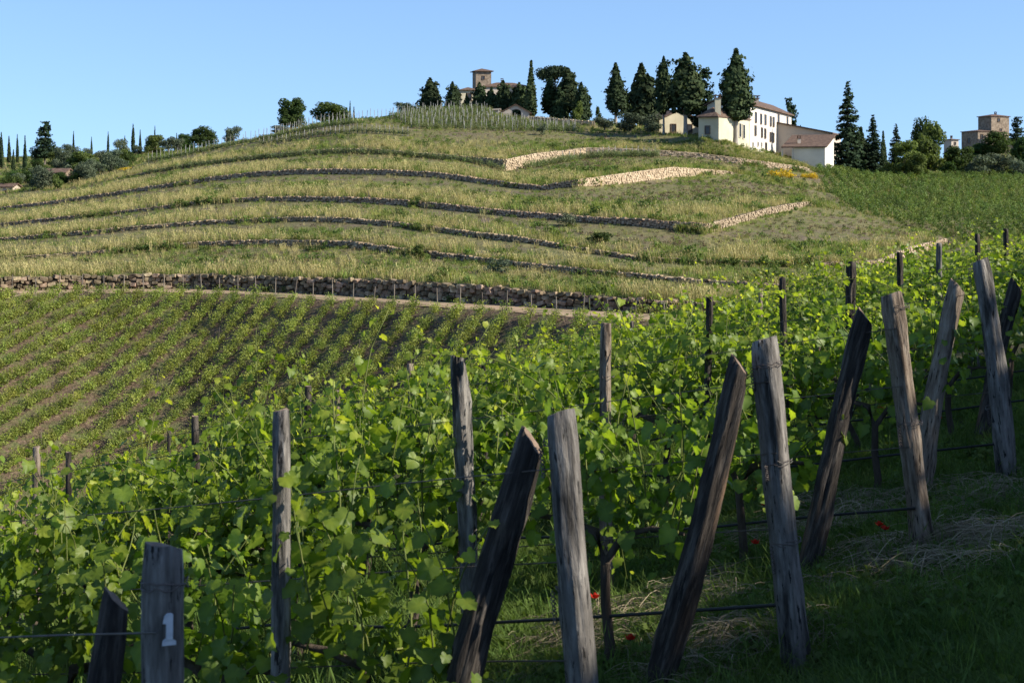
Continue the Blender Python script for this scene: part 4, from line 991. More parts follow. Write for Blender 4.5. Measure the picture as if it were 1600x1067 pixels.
for X, Y in spots[:300]:
    o = link('young_vine', YR.choice(YV), loc=(X, Y, float(zval(CX + FPX * X / Y, Y))), rot=(0, 0, YR.uniform(0, 6.28)), scale=[YR.uniform(.8, 1.25)] * 3)
    tag(o, 'young bushy vine in the near rows of the valley vineyard', 'vine', 'young vines in the near valley rows')
rest = spots[300:]
scatter('young_vine_rows', [(x, y, float(zval(CX + FPX * x / y, y))) for x, y in rest], [YR.uniform(0, 6.28) for _ in rest], [YR.uniform(.8, 1.25) for _ in rest], [YR.randrange(len(YV)) for _ in rest], YV,
        'green rows of young vines filling the valley floor', 'vines')
mb = MB(); mb.tube([(0, 0, -.2), (0, 0, 1.0), (.01, 0, 1.95)], [.05, .05, .045], 6); ENDP = mesh('row_post', mb.v, mb.f, M['dstake'])
mb = MB(); mb.tube([(0, 0, -.2), (0, 0, 1.55)], [.02, .018], 5); THIN = mesh('row_stake', mb.v, mb.f, M['dstake'])
n = 0
for X, yw in row_ends:
    px = CX + FPX * X / yw
    if -30 < px < 1120:
        o = link('row_post', ENDP, loc=(X, yw, float(zval(px, yw))), rot=(YR.gauss(0, .05), YR.gauss(0, .05), 0), scale=(1, 1, YR.uniform(.85, 1.1)))
        tag(o, 'wooden end post of a young vine row beside the dirt path', 'post', 'end posts of the young vine rows')
    for Y in np.arange(yw - 6, yw - 40, -6.):
        Xx = X - .393 * (yw - Y); px = CX + FPX * Xx / Y; py = HY - float(zval(px, Y)) * FPX / Y
        if -20 < px < 1100 and py - 40 < np.interp(px, SKYX, SKYY) and YR.random() < .28:
            o = link('row_stake', THIN, loc=(Xx, Y, float(zval(px, Y))), rot=(YR.gauss(0, .03), YR.gauss(0, .03), 0))
            tag(o, 'thin grey stake standing inside a young vine row', 'stake', 'thin stakes in the young vine rows')

# ------------------------------------------------------------------ hilltop vines with stakes
mb = MB(); mb.tube([(0, 0, -.3), (0, 0, 1.2), (.02, .01, 2.1)], [.055, .05, .045], 5); STK = mesh('vine_stake', mb.v, mb.f, M['stake'])
HR = random.Random(12); vp = []
def stake(px, Y, label, group, s=1.):
    o = link('vine_stake', STK, loc=(xat(px, Y), Y, ground_z(px, Y)), rot=(HR.gauss(0, .04), HR.gauss(0, .04), 0), scale=(1.1, 1.1, s * HR.uniform(.88, 1.12))); tag(o, label, 'stake', group)
for px in np.arange(232, 560, 6.4):           # stakes of the row that climbs the left shoulder
    Y = float(np.interp(px, [x[0] for x in R1], [x[2] for x in R1])) + .6
    stake(px + HR.uniform(-1, 1), Y, 'pale stake in the row climbing the left shoulder of the hill', 'stakes on the left shoulder of the hill', 1.05)
    for d in (-2, 1.5): vp.append((px + d, Y - .2))
for px in np.arange(405, 615, 6.0):           # second row behind it on the brow
    Y = float(np.interp(px, [x[0] for x in R2], [x[2] for x in R2])) - .8
    stake(px + HR.uniform(-1, 1), Y, 'dark thin stake standing against the sky on the hill brow', 'stakes along the skyline of the hill brow', .95)
for px in np.arange(405, 640, 7.0):
    Y = float(np.interp(px, [x[0] for x in R1], [x[2] for x in R1])) - 9
    stake(px + HR.uniform(-1.5, 1.5), Y, 'short stake in the lower row under the hill brow', 'stakes under the hill brow', .8)
    vp.append((px, Y)); vp.append((px + 3, Y))
for row in range(11):
    for px in np.arange(642 - row * 3, 905 - row * 2, 12.0):
        f = row / 10; Ya = float(np.interp(px, [x[0] for x in R1], [x[2] for x in R1])) + 2; Yb = float(np.interp(px, [x[0] for x in R2], [x[2] for x in R2])) - 1
        Y = Ya + (Yb - Ya) * f
        if (px > 760 and Y > 322) or (px > 818 and Y > 314): continue
        stake(px + HR.uniform(-3, 3), Y, 'grey stake among the dense vines on the hilltop', 'stakes among the hilltop vines', .92)
        for d in (0, 4, 8): vp.append((px + d + HR.uniform(-1, 1), Y + HR.uniform(-.3, .3)))
for row in range(3):                          # vines on the terrace under the long cream wall
    for px in np.arange(818 + row * 8, 1030, 3.6):
        Ya = float(col_interp(W6, 3, px)) - 2 - row * 2.2
        vp.append((px, Ya))
for px in np.arange(400, 790, 4.4): vp.append((px, float(col_interp(W6, 3, px)) - 1.6))
for px in np.arange(230, 420, 4.4): vp.append((px, float(col_interp(W6, 3, px)) - 1.4))
for px in np.arange(880, 1030, 9.0):
    stake(px, float(col_interp(W6, 3, px)) - 2.2, 'thin stake in the vine row before the long cream wall', 'stakes before the long cream wall', .8)
M['hvine'] = pmat('hilltop_vine_leaf', [(.3, (.10, .13, .05)), (.55, (.17, .20, .085)), (.75, (.25, .27, .13))], .5, rnd=.3, hue=.02, trans=((1.4, 1.4, .8), .3))
DV = [young_vine(s, 1.05, .6, 70, 'hvine', .17) for s in (31, 32, 33)]
scatter('hilltop_vines', [(xat(p, Y), Y, ground_z(p, Y)) for p, Y in vp], [HR.uniform(0, 6) for _ in vp], [HR.uniform(.75, 1.2) for _ in vp], [HR.randrange(3) for _ in vp], DV,
        'rows of low vines between the stakes on the hilltop', 'vines')
# mature vineyard on the right slope
vp = []
for k in range(0, 90):
    x0 = 34 + k * 2.0
    for Y in np.arange(186, 301, .8):
        X = x0 + (Y - 186) * .10; px = CX + FPX * X / Y
        lim = np.interp(Y, [186, 207, 246, 282, 300], [1488, 1330, 1292, 1278, 1300])
        if px < lim + 14 * N3(X * .1, Y * .1) or px > 1640: continue
        if HR.random() < .12: continue
        vp.append((px + HR.uniform(-4, 4), Y + HR.uniform(-.5, .5)))
FV = [clump(s, 64, .95, 1.45, .17, M['fleaf'], 'vine_clump', .1) for s in (71, 72, 73, 74)]
scatter('slope_vineyard', [(xat(p, Y), Y, ground_z(p, Y)) for p, Y in vp], [HR.uniform(0, 6) for _ in vp], [HR.uniform(.7, 1.15) for _ in vp], [HR.randrange(4) for _ in vp], FV,
        'dense green vineyard covering the slope below the tree line on the right', 'vineyard')

# ------------------------------------------------------------------ foreground grapevines
half = [(-.13, .18), (-.12, .34), (.02, .50), (.19, .53), (.30, .45), (.44, .53), (.60, .53), (.67, .38), (.80, .29), (.90, .14)]
LT = [(.33, 0)] + [(0, 0)] + half + [(1.0, 0)] + [(u, -v) for u, v in half[::-1]]
LT = np.array(LT); nL = len(LT)
LF = np.array([(0, i, i + 1 if i + 1 < nL else 1) for i in range(1, nL)])
def leaf_arrays(P, T, Nn, S, age, rng):
    n = len(P); Nn = Nn / np.linalg.norm(Nn, axis=1)[:, None]; T = T - Nn * np.sum(T * Nn, 1)[:, None]; T /= np.linalg.norm(T, axis=1)[:, None] + 1e-9
    Bt = np.cross(Nn, T)
    u = LT[None, :, 0] - .0; v = LT[None, :, 1]
    fold = rng.uniform(-.1, .45, (n, 1)); curl = rng.uniform(.0, .7, (n, 1)); wav = rng.uniform(-.08, .08, (n, nL))
    w = np.abs(v) * fold - curl * (u ** 2) - .18 * v ** 2 + wav * (np.arange(nL) > 1)
    V = P[:, None, :] + S[:, None, None] * (u[..., None] * T[:, None, :] + v[..., None] * Bt[:, None, :] * 1.02 + w[..., None] * Nn[:, None, :])
    F = (LF[None] + (np.arange(n) * nL)[:, None, None]).reshape(-1, 3)
    return V.reshape(-1, 3), F, (age[:, None] + np.where(np.arange(nL) == 0, .16, np.where(np.arange(nL) == 1, .2, -.04))[None]).reshape(-1)

def grow_vine(seed, length=.86, nsh=17, sparse=1.0, hi=1.0):
    """leaves (pos, tip, normal, size, age) and shoot polylines of one trained vine; x along the row"""
    r = np.random.RandomState(seed); P = []; T = []; Nn = []; S = []; A = []; shoots = []
    def add(p, side, t, sz):
        pet = .05 + .05 * r.rand(); q = p + side * pet + np.array([0, 0, .02])
        nrm = side * r.uniform(.1, 1.0) + np.array([r.normal(0, .35), r.normal(0, .3), r.uniform(.25, 1.0)])
        tip = side * .8 + np.array([r.normal(0, .5), r.normal(0, .2), -r.uniform(.2, 1.0)])
        P.append(q); T.append(tip); Nn.append(nrm); S.append(sz); A.append(t)
    for i in range(nsh):
        x = (i + r.uniform(-.4, .4)) / nsh * length - length / 2; p = np.array([x, r.normal(0, .05), .74 + r.normal(0, .05)])
        kind = r.rand(); L = r.uniform(.50, .84) * hi
        if kind < .2: d = np.array([r.normal(0, .5), r.choice([-1, 1]) * r.uniform(.7, 1.2), r.uniform(.2, .7)]); L *= .75; drop = .16
        else: d = np.array([r.normal(0, .22), r.normal(0, .20), 1.0]); drop = r.uniform(-.01, .035)
        if kind > .84: L *= 1.5
        d /= np.linalg.norm(d); pts = [p.copy()]; step = .037; m = int(L / step)
        for k in range(m):
            t = k / m; d = d + np.array([r.normal(0, .07), r.normal(0, .07) + d[1] * drop, -drop * (1.0 + t)]); d /= np.linalg.norm(d); p = p + d * step; pts.append(p.copy())
            sgn = 1 if k % 2 else -1; az = r.normal(0, .8); side = np.array([math.sin(az) * .7, sgn * math.cos(az), 0])
            sz = (.068 * (1 - .62 * t ** 2.2)) * r.uniform(.5, 1.35)
            if r.rand() < .76 * sparse: add(p, side, .12 + .80 * t ** 2.5 + r.normal(0, .10), sz)
            if t < .75 and r.rand() < .5 * sparse:
                az = r.uniform(0, 2 * PI); side = np.array([math.cos(az), math.sin(az), 0]); add(p + side * r.uniform(.03, .16) + np.array([0, 0, r.normal(0, .05)]), side, .12 + .3 * r.rand(), .068 * r.uniform(.55, 1.2))
        shoots.append(pts)
    for i in range(int(30 * sparse)):        # low leaves round the cordon
        p = np.array([r.uniform(-length / 2, length / 2), r.normal(0, .10), r.uniform(.56, .85)]); sd = np.array([r.normal(0, .5), r.choice([-1, 1]), 0]); add(p, sd / np.linalg.norm(sd), .1 + .3 * r.rand(), .075 * r.uniform(.6, 1.2))
    return np.array(P), np.array(T), np.array(Nn), np.array(S), np.clip(np.array(A), 0, 1), shoots
VINES = []
for s in range(9):
    P, T, Nn, S, A, shoots = grow_vine(100 + s, hi=[1, 1, 1.05, .95, 1.1, .92, 1, 1.06, .9][s]); rg = np.random.RandomState(s)
    V, F, ag = leaf_arrays(P, T, Nn, S, A, rg)
    fol = mesh('foliage', V, F, M['leaf'], False, {'age': ag})
    mb = MB()
    for pts in shoots: mb.tube([Vector(p) for p in pts[::2] + [pts[-1]]], list(np.linspace(.0055, .0022, len(pts[::2]) + 1)), 4, False)
    shm = mesh('shoots', mb.v, mb.f, M['shoot'], True)
    mb = MB(); rr = random.Random(s); pts = [(0, 0, -.1)] + [(rr.uniform(-.04, .04), rr.uniform(-.04, .04), z) for z in (.15, .35, .55)] + [(.05, 0, .70), (.22, .01, .745), (.42, 0, .75)]
    mb.tube(pts, [.032, .027, .026, .024, .026, .018, .011], 7); mb.tube([pts[3], (-.1, .01, .70), (-.25, 0, .75), (-.42, 0, .74)], [.02, .018, .014, .009], 6)
    VINES.append((fol, shm, mesh('trunk', mb.v, mb.f, M['bark'], True)))
LEAFM = []
for s in range(5):
    rg = np.random.RandomState(50 + s); V, F, ag = leaf_arrays(np.zeros((1, 3)), np.array([[1., 0, 0]]), np.array([[0, 0, 1.]]), np.ones(1), np.array([.2 + .09 * s]), rg)
    LEAFM.append(mesh('leaf', V, F, M['leaf'], False, {'age': ag}))

EY = 4.0
def E(k): return Vector((-.89 + 1.05 * k, 4.0 + 1.77 * k, 0))
def umid(k, px):                              # where along row k a photo column is met
    t = (px - CX) / FPX; e = E(k); return (t * e.y - e.x) / (RH.x - t * RH.y)
GAP = {1: umid(1, 432), 2: umid(2, 733), 3: umid(3, 950), 4: umid(4, 1103)}
RANG = math.atan2(RH.y, RH.x)
ROWL = {-1: 'in the row nearest the camera at the lower left corner', 0: 'in the row behind the post painted with a number', 1: 'in the row left of the central leaning strut', 2: 'in the row behind the grey post right of centre',
        3: 'in the fourth row, ending at the notched post', 4: 'in the fifth row, ending at the bent post', 5: 'in the sixth row, entering at the right edge'}
FR = random.Random(77); near = []; nth = {}
ORD = ['first', 'second', 'third', 'fourth', 'fifth', 'sixth', 'seventh', 'eighth', 'ninth', 'tenth', 'eleventh', 'twelfth', 'thirteenth', 'fourteenth', 'fifteenth', 'sixteenth']
for k in range(-1, 15):
    umax = 11.5 if k < 6 else 9.5
    u = .85 + FR.uniform(-.1, .1)
    while u < umax:
        if k in GAP and abs(u - GAP[k]) < .26: u = GAP[k] + .36
        p = E(k) + RH * u; px = CX + FPX * p.x / max(p.y, .5)
        if -330 < px < 1900 and p.y > 3.2:
            nth[k] = nth.get(k, 0) + 1
            f = FR.randrange(len(VINES)); fol, shm, trk = VINES[f]
            z = zf(p.x, p.y)
            root = empty('grapevine', (p.x, p.y, z), (0, 0, RANG + (PI if FR.random() < .5 else 0)))
            s = FR.uniform(.95, 1.1) * (1 if k < 5 else .88); root.scale = (1.04, FR.uniform(.9, 1.15), s)
            lb = ('leafy grapevine ' if k not in ROWL else ORD[nth[k] - 1] + ' grapevine from the right ') + ROWL.get(k, 'in the distant rows at the upper right of the near vineyard'); tag(root, lb, 'grapevine', 'grapevines ' + ROWL.get(k, 'in the distant rows of the near vineyard'))
            a = link('foliage', fol, root); a['kind'] = 'stuff'
            link('shoots', shm, root); link('trunk', trk, root)
            near.append((p.y, k, root, px))
        u += FR.uniform(.70, .84)
near.sort(key=lambda q: q[0])
cnt = 0
for d, k, root, px in near:                   # single large leaves on the side turned to the viewer
    if cnt >= 300: break
    if not (-60 < px < 900): continue
    Mi = root.matrix_basis.inverted()
    for j in range(15):
        side = Vector((-RH.y, RH.x, 0)); side = side if side.y < 0 else -side
        q = Vector(root.location) + RH * FR.uniform(-.4, .4) + side * FR.uniform(.16, .30) + Vector((0, 0, FR.uniform(.6, 1.5)))
        tip = (side * FR.uniform(.2, .8) + RH * FR.uniform(-.7, .7) + Vector((0, 0, -FR.uniform(.2, 1)))).normalized(); nr = (side * FR.uniform(.4, 1) + Vector((FR.uniform(-.3, .5), 0, FR.uniform(.2, .9)))).normalized()
        nr = (nr - tip * nr.dot(tip)).normalized(); b = nr.cross(tip); s = FR.uniform(.05, .078)
        Mx = Matrix(((tip.x, b.x, nr.x), (tip.y, b.y, nr.y), (tip.z, b.z, nr.z))).to_4x4(); Mx = Matrix.Translation(q) @ Mx @ Matrix.Scale(s, 4)
        o = link('leaf', FR.choice(LEAFM), root); o.matrix_basis = Mi @ Mx; cnt += 1

# ------------------------------------------------------------------ posts, struts, wires
def post_mesh(H, r0, r1, seed, mat, gnarl=.1, bend=.02, twist=0., slant=.0, ns=34, nr=34, notch=0.):
    rr = random.Random(seed); V = []; F = []; ox, oy = rr.uniform(-1, 1), rr.uniform(-1, 1)
    knots = [(rr.uniform(0, 6.28), rr.uniform(.15, .9) * H, rr.uniform(.1, .28) * gnarl * 2) for _ in range(4)]
    cracks = [(rr.uniform(0, 6.28), rr.uniform(.07, .15), rr.uniform(-.1, .55), rr.uniform(.35, 1.1), rr.uniform(-.3, .3)) for _ in range(3)]
    for i in range(nr + 1):
        t = i / nr; z = H * t; r = r0 + (r1 - r0) * t; cx = bend * H * (math.sin(t * 2.6 + ox * 3) - math.sin(ox * 3)) * .5 + gnarl * .02 * N3(t * 4, seed); cy = bend * H * (math.sin(t * 2.2 + oy * 3) - math.sin(oy * 3)) * .4
        for k in range(ns):
            a = 2 * PI * k / ns + twist * t
            q = 1 + gnarl * (.9 * N3(math.cos(a) * 1.4 + seed, math.sin(a) * 1.4, t * 2.2) + .5 * N3(math.cos(a) * 4, math.sin(a) * 4 + seed, t * 5)) + (gnarl > .24) * (.30 * gnarl * N3(math.cos(a) * 6 + seed, math.sin(a) * 6, t * 11) - .55 * gnarl * abs(N3(math.cos(a) * 3.2, math.sin(a) * 3.2 + seed, t * 1.6))) - .03 * (N3(math.cos(a) * 7, math.sin(a) * 7, t * .8 + seed) > .32)
            for ca, cd_, c0, c1, ct in cracks:
                da = abs(math.atan2(math.sin(a - ca - ct * t), math.cos(a - ca - ct * t)))
                if c0 < t < c0 + c1 and da < .19: q -= cd_ * (1 - da / .19) * min(1, (t - c0) * 8, (c0 + c1 - t) * 8)
            for ka, kz, kh in knots:
                da = math.atan2(math.sin(a - ka), math.cos(a - ka)); q += kh * math.exp(-(da / .45) ** 2 - ((z - kz) / (1.2 * r)) ** 2)
            if i >= nr - 1: q *= .96 if i == nr - 1 else .88
            V.append((cx + math.cos(a) * r * q, cy + math.sin(a) * r * q, z + (slant * r * math.cos(a - 1) if i >= nr - 1 else 0) + (.012 * N3(a, seed, 9) if i == nr else 0)))
    for i in range(nr):
        for k in range(ns): F.append((i * ns + k, i * ns + (k + 1) % ns, (i + 1) * ns + (k + 1) % ns, (i + 1) * ns + k))
    V.append((V[-1][0] * 0 + sum(v[0] for v in V[-ns:]) / ns, sum(v[1] for v in V[-ns:]) / ns, H + .004)); c = len(V) - 1
    nside = len(F)
    for k in range(ns): F.append((nr * ns + k, nr * ns + (k + 1) % ns, c))
    F.append(tuple(range(ns - 1, -1, -1)))
    me = mesh('post', V, F, mat, True); me.materials.append(M['cut'])
    for p in me.polygons[nside:]: p.material_index = 1; p.use_smooth = False
    return me

def pole(name, base, top, r0, r1, seed, mat, label, cat, group=None, buried=.15, **kw):
    base = Vector(base); top = Vector(top); d = top - base; H = d.length + buried; b = base - d.normalized() * buried
    root = empty(name, b); root.rotation_euler = d.to_track_quat('Z', 'Y').to_euler()
    tag(root, label, cat, group)
    link('shaft', post_mesh(H, r0, r1, seed, M[mat], **kw), root)
    return root, H

def wire_tie(root, z, r, seed, loops=2, tail=True):
    rr = random.Random(seed); mb = MB()
    for l in range(loops):
        pts = [(r * 1.07 * math.cos(a), r * 1.07 * math.sin(a), z + .012 * l + .008 * math.sin(a + rr.uniform(0, 6)) + rr.uniform(-.002, .002)) for a in np.linspace(0, 2 * PI, 19)]
        mb.tube(pts, .0022, 5, False)
    if tail:                                   # twisted ends
        a0 = -PI / 2 + rr.uniform(.2, .9); p = Vector((r * 1.09 * math.cos(a0), r * 1.09 * math.sin(a0), z)); L = rr.uniform(.06, .14)
        for ph in (0, PI):
            mb.tube([p + Vector((math.cos(a0) * .012 + .008 * math.cos(t * 22 + ph), math.sin(a0) * .012 + .008 * math.sin(t * 22 + ph), -L * t)) for t in np.linspace(0, 1, 18)], .0026, 4, False)
    return mb.obj('wire_tie', M['wire'], root)

def img(px, py, Y): return W(px, py, Y)
SPACE = dict()
ENDS = []
end_specs = [  # k, top column, foot column, rows of top, radius, material, words
    (0, 258, 254, 855, .0535, .055, 'post', 'shaded grey end post with a white painted number, at the lower left'),
    (1, 870, 928, 643, .062, .055, 'post', 'grey end post with wire wraps leaning on a dark strut near the centre'),
    (2, 1195, 1246, 531, .074, .066, 'post', 'tall grey end post with three wire ties right of centre'),
    (3, 1401, 1442, 459, .074, .062, 'post2', 'knotty end post with a notched sawn top right of the tall grey post'),
    (4, 1526, 1572, 407, .078, .062, 'post', 'bent grey end post with wire round its top near the right edge'),
    (5, 1634, 1680, 372, .075, .062, 'post', 'end post just outside the right edge, behind its leaning strut')]
for k, pt, pb, yt, r0, r1, mt, lb in end_specs:
    e = E(k); Y = e.y
    top = img(pt, yt, Y); fx = xat(pb, Y); foot = Vector((fx, Y - .02, zf(fx, Y)))
    root, H = pole('end_post', foot, top, r0, r1, 40 + k, mt, lb, 'post', 'end posts of the near vineyard rows', gnarl=.18 if k in (0, 1, 2) else .28, bend=.016 if k < 3 else .045, slant=.25)
    if k == 3: bmk = MB()
    for j, f in enumerate([(.945,), (.93, .62), (.93, .66, .44), (.95, .55), (.96, .62, .40), (.95,)][k]):
        wire_tie(root, H * f, r0 + (r1 - r0) * f, k * 7 + j, 2, tail=True)
    ENDS.append((root, top, foot, H, r0, r1))
# white painted figure on the first post
root, top, foot, H, r0, r1 = ENDS[0]
one = [(-.010, .024), (-.004, .030), (.0065, .030), (.0065, -.018), (.0125, -.022), (.0125, -.030), (-.0125, -.030), (-.0125, -.022), (-.0055, -.018), (-.0055, .012), (-.012, .013)]
pcx = 270; zc = W(270, 983, 3.95).z - root.location.z
def on_post(a, z, rr_): return (rr_ * math.cos(a), rr_ * math.sin(a), z)
rp = .0575; a_mid = -PI / 2 + .42
V = [on_post(a_mid + x * 1.35 / rp, zc + z * 1.3, rp + .0025) for x, z in one]
outer = len(V); V2 = [on_post(a_mid + x * 1.35 / rp, zc + z * 1.3, rp - .012) for x, z in one]
Fq = [(0, 1, 2, 9), (0, 9, 10), (2, 3, 8, 9), (3, 4, 7, 8), (4, 5, 6, 7)] + [(i, (i + 1) % outer, outer + (i + 1) % outer, outer + i) for i in range(outer)]
iq = root.rotation_euler.to_quaternion()
pn = link('painted_number', mesh('painted_number', V + V2, Fq, M['paint']), root); pn.rotation_euler = (0, 0, -root.rotation_euler.to_quaternion().to_euler('ZYX').z if False else 0)
ang_root = (iq @ Vector((1, 0, 0))); pn.rotation_euler = (0, 0, -math.atan2(ang_root.y, ang_root.x))

strut_specs = [  # k, top column,row, foot column, radius foot/top
    (0, 205, 946, .24, .048, .042, 'short dark strut leaning on the post with the painted number'),
    (1, 838, 690, .63, .080, .058, 'thick charred looking strut leaning on the grey post near the centre'),
    (2, 1160, 570, .70, .074, .054, 'dark split strut with peeling bark leaning on the tall grey post'),
    (3, 1373, 499, .70, .070, .060, 'dark strut with a pale scar leaning on the knotty post'),
    (4, 1498, 446, .62, .070, .064, 'greyish strut leaning on the bent post near the right edge'),
    (5, 1604, 448, .80, .066, .06, 'strut cut off by the right edge of the photo')]
for k, pt, yt, off, r0, r1, lb in strut_specs:
    e = E(k); fb = Vector(ENDS[k][2]) + Vector((-off, -.04, 0)); fb.z = zf(fb.x, fb.y)
    Yt = e.y + .06; top = img(pt, yt, Yt)
    root, H = pole('strut', fb, top, r0, r1, 60 + k, 'strut' if k != 4 else 'post2', lb, 'strut', 'struts leaning on the end posts', gnarl=.34 if k in (1, 2) else .26, bend=.055, twist=1.0, slant=.7)

MIDP = [  # row, column and row of the top, radius, material, words
    (1, 432, 641, .036, 'post', 'round grey post among the leaves at left, sunlit on its upper half'), (2, 733, 560, .048, 'post', 'split grey stump of a post standing in the leaves left of centre'),
    (3, 950, 506, .037, 'post2', 'slim reddish brown post standing tall in the leaves at centre'), (4, 1103, 465, .027, 'strut', 'slim dark post in the leaves left of the tall grey end post'),
    (5, 1228, 434, .032, 'strut', 'dark post top right of the tall grey end post, in the leaves'), (6, 1325, 410, .052, 'strut', 'thick dark post top left of the notched end post'), (7, 1408, 395, .034, 'strut', 'small dark post top above the notched end post'),
    (8, 1470, 380, .036, 'post', 'thin grey post top left of the bent end post'), (9, 1528, 366, .034, 'strut', 'dark thin post top behind the bent end post'), (10, 1574, 358, .038, 'strut', 'dark post top at the right edge among far leaves')]
for k, px, py, r, mt, lb in MIDP:
    u = umid(k, px); p = E(k) + RH * u; Y = p.y - (.10 if k == 2 else .27 if k < 5 else .15); top = W(px, py, Y); foot = Vector((xat(px + (2 if k == 1 else 0), Y), Y, zf(xat(px, Y), Y)))
    root, H = pole('row_post', foot, top, r * 1.05, r, 80 + k, mt, lb, 'post', 'posts inside the near vineyard rows', gnarl=.5 if k == 2 else .25, bend=.05 if k == 2 else .02, slant=.5 if k == 2 else .2)
    if k in (1, 3): wire_tie(root, H * .82, r, k, 1, False)
third = [(1, 60, 697, 10.6, .03), (3, 307, 650, 12.0, .032), (4, 483, 603, 14.0, .034), (5, 642, 568, 15.7, .036), (2, 103, 706, 11.2, .025), (4, 260, 672, 15.2, .02), (4, 527, 610, 17.0, .03), (6, 756, 552, 16.5, .03), (9, 985, 502, 20, .03), (8, 1188, 452, 19.5, .03), (12, 1420, 398, 24, .03)]
for j, (k, px, py, Y, r) in enumerate(third):
    x = xat(px, Y); top = W(px, py, Y); foot = Vector((x, Y, min(zf(x, Y), top.z - .5)))
    pole('row_post', foot, top, r, r * .95, 120 + j, 'strut' if j % 3 else 'post2', ['thin post top among the leaves at the far left', 'grey post top in the leaves between the two left posts', 'dark post top just right of the round grey post', 'dark post top left of the split stump',
         'second thin post top at the far left', 'thin grey post top above the leaves at left', 'pale thin post top right of the round grey post', 'small post top right of the split stump', 'small post top right of the reddish post', 'thin dark post top left of the tall grey post top', 'small post top below the sunlit short wall'][j],
         'post', 'posts inside the near vineyard rows', gnarl=.12, nr=12, ns=10)

WIRES = [(.36, .009, 'drip', 'black drip line'), (.72, .0030, 'wire', 'rusty cordon wire'), (1.08, .0026, 'wire', 'middle trellis wire'), (1.42, .0026, 'wire', 'upper trellis wire')]
for k in range(0, 7):
    for h, r, mt, lb in WIRES:
        pts = []
        for u in np.arange(.0, 11, .37):
            p = E(k) + RH * u; x = p.x + (.16 * (1 - h / 1.6) * max(0, 1 - u / 1.5) if 0 < k < 6 else 0); sag = -.03 * math.sin(PI * ((u / 2.96) % 1)) * (1.6 if mt == 'drip' else .5) + (.012 * N3(u * 1.3, k, h) if mt == 'drip' else 0)
            pts.append((x, p.y + (-.075 if k < 6 else 0) * max(0, 1 - u / .6), zf(p.x, p.y, False) + h + sag))
        mb = MB(); mb.tube(pts, r, 6, True)
        o = mb.obj('drip_line' if mt == 'drip' else 'trellis_wire', M[mt], None, True)
        tag(o, lb + ' running ' + ROWL.get(k, 'in the seventh row from the camera').replace('in the row', 'along the row').replace('in the ', 'along the '), 'drip line' if mt == 'drip' else 'wire', 'wires of the near vineyard')

# ------------------------------------------------------------------ foreground grass, hay, flowers
NT = [blades(s, 30, .30, .14, .007, M['ngrass'], 1.3, seg=4) for s in (201, 202, 203)] + [blades(s, 18, .42, .11, .006, M['ngrass'], .9, True, seg=4) for s in (204, 205)] + \
     [blades(206, 8, .5, .09, .004, M['hay'], .9, True, seg=4), clump(207, 30, .26, .16, .06, M['ngrass'], 'weed'), clump(208, 26, .22, .24, .055, M['weed'], 'weed')]
def hay_tuft(seed):
    r = np.random.RandomState(seed); mb = MB()
    for i in range(26):
        a = r.uniform(0, 2 * PI); L = r.uniform(.2, .5); c = np.array([r.normal(0, .09), r.normal(0, .09), r.uniform(.0, .05)]); d = np.array([math.cos(a), math.sin(a), 0]); arch = r.uniform(.0, .09); kx = r.normal(0, .06)
        mb.tube([c + d * L * (t - .5) + np.array([-d[1], d[0], 0]) * kx * math.sin(3 * t) + np.array([0, 0, arch * math.sin(PI * t)]) for t in np.linspace(0, 1, 6)], .0022, 3, False)
    return mesh('hay', mb.v, mb.f, M['hay'])
HT = [hay_tuft(s) for s in (1, 2, 3)]
gr = np.random.RandomState(31); P = []; S = []; I = []
for _ in range(60000):
    y = 3.2 + 15 * gr.rand() ** 1.2; px = gr.uniform(-80, 1700); x = xat(px, y)
    if N3(x * 1.1, y * 1.1, 5) < -.32 and gr.rand() < .7: continue
    if len(P) > 34000: break
    P.append((x, y, zf(x, y))); S.append(gr.uniform(.5, 1.15) * (1.1 if x < -.3 else .66)); I.append(int(gr.choice([0, 1, 2, 0, 1, 2, 0, 3, 4, 0, 6, 7, 6, 7, 1, 2, 1, 6])))
scatter('meadow_grass', P, gr.uniform(0, 6.28, len(P)), S, I, NT, 'shaded green grass and weeds under the near vine rows', 'grass')
hp = [(985, 8.9, .5, .25, 260), (930, 8.5, .3, .2, 120), (1120, 9.2, .35, .25, 130), (1130, 8.1, .5, .15, 140), (1520, 10.6, .9, .30, 420), (1580, 9.2, .5, .3, 260), (1480, 9.3, .45, .22, 200), (1075, 7.6, .3, .1, 60), (640, 7.8, .5, .25, 120), (1390, 9.0, .4, .3, 120), (1230, 10.5, .5, .3, 140), (1330, 11.2, .5, .3, 120)]
P = []; S = []; I = []
for px, Y, rx, ry, n in [(a, b, c, d, int(e * .2)) for a, b, c, d, e in hp]:
    c = Vector((xat(px, Y), Y))
    for _ in range(n):
        a, b = gr.normal(0, rx * .55), gr.normal(0, ry); x, y = c.x + a, c.y + b
        P.append((x, y, zf(x, y) + .05 * math.exp(-(a / rx) ** 2 - (b / ry) ** 2) * gr.rand() + .01)); S.append(gr.uniform(.6, 1.1)); I.append(int(gr.randint(0, 3)))
scatter('cut_hay', P, gr.uniform(0, 6.28, len(P)), S, I, HT, 'pale dry cut grass lying in loose heaps under the rows', 'hay')

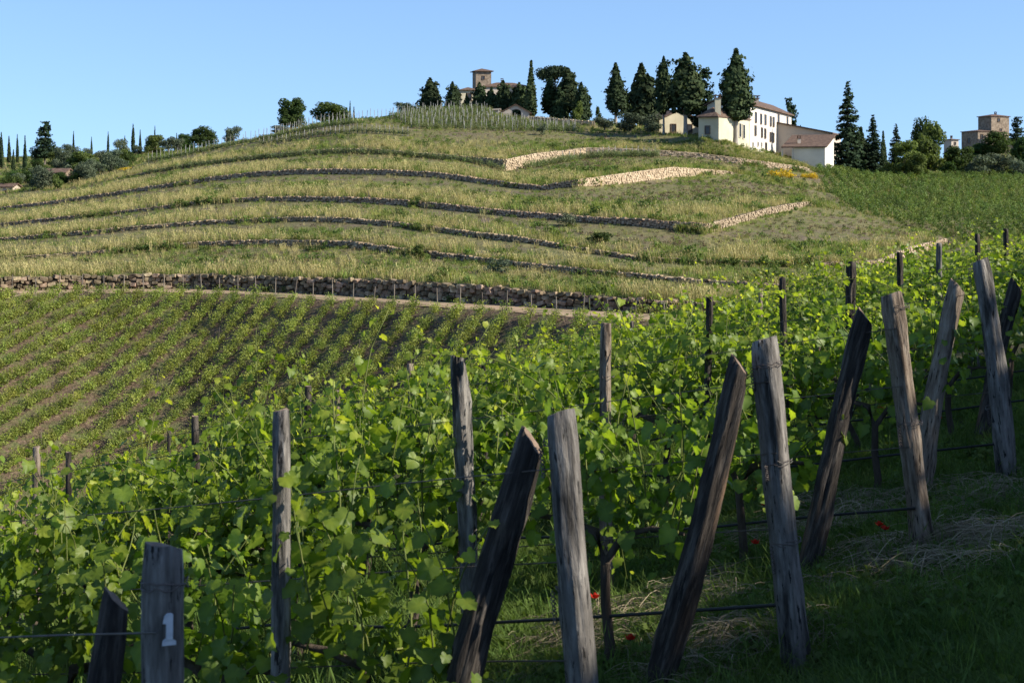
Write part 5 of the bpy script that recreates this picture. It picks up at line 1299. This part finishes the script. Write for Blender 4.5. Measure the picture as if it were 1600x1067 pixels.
def poppy(px, py, Y, label):
    for Y in np.arange(6, 18, .05):
        fl = W(px, py, Y)
        if fl.z - zf(fl.x, fl.y) < .24: break
    fl = W(px, py, Y); gz = zf(fl.x, fl.y); root = empty('poppy', (fl.x, fl.y, gz)); h = max(fl.z - gz, .12); tag(root, label, 'poppy', 'red poppies')
    mb = MB(); mb.tube([(0, 0, -.03), (.012, .0, h * .5), (0, 0, h)], .0025, 5); mb.obj('stem', M['shoot'], root)
    rr = random.Random(int(px))
    for i in range(4):
        a = i * PI / 2 + rr.uniform(-.2, .2); V = [(0, 0, h)]
        for t in np.linspace(-.75, .75, 6): V.append((.026 * math.cos(a + t), .026 * math.sin(a + t), h + .012 + .016 * math.cos(t * 2) + rr.uniform(-.004, .004)))
        link('petal', mesh('petal', V, [(0, j, j + 1) for j in range(1, 6)], M['poppy'], True), root)
    mb = MB(); mb.tube([(0, 0, h), (0, 0, h + .014)], [.007, .005], 6); mb.obj('seed_head', M['drip'], root)
for px, py, Y, lb in [(1186, 768, 8.9, 'red poppy just left of the tall grey post at mid height'), (1194, 790, 8.8, 'lower red poppy just left of the tall grey post'), (1180, 850, 8.4, 'red poppy low in the hay left of the tall grey post'), (1374, 822, 9.6, 'red poppy left of the knotty post foot'),
                      (1383, 828, 9.5, 'second red poppy left of the knotty post foot'), (1467, 655, 12.2, 'red poppy between the knotty post and the bent post'), (930, 935, 7.2, 'red poppy beside the foot of the central grey post'), (985, 1000, 6.9, 'dim red poppy in the shaded grass at bottom centre'),
                      (1376, 640, 13.5, 'small red poppy under the far leaves left of the knotty post')]:
    poppy(px, py, Y, lb)

# ------------------------------------------------------------------ trees beside the camera, outside the frame, whose shade falls on the row ends
def shade_tree(x, y, h, w, label):
    cr, tk, H, Wd = SPEC['broadleaf'][int(abs(x * 7)) % 3]
    root = empty('broadleaf_tree', (x, y, zf(x, y) - .2), (0, 0, x)); root.scale = (w / Wd, w / Wd, h / H); tag(root, label, 'tree', 'trees beside the vineyard track')
    link('trunk', tk, root); link('crown', cr, root)
for i, (x, y, h, w) in enumerate([(15.5, -4.6, 11.0, 7.2), (15.3, -.5, 9.6, 4.6), (15.3, 3.1, 7.0, 5.6), (15.8, 6.8, 6.7, 6.0), (15.4, 10.4, 6.0, 6.4), (16.0, 14.4, 5.6, 6.4)]):
    shade_tree(x, y, h, w, ['tall leafy tree behind the camera right of the track', 'leafy tree right of the track beside the camera', 'leafy tree right of the track just ahead of the camera', 'fourth leafy tree along the right of the track', 'fifth leafy tree along the right of the track', 'farthest leafy tree along the right of the track'][i])
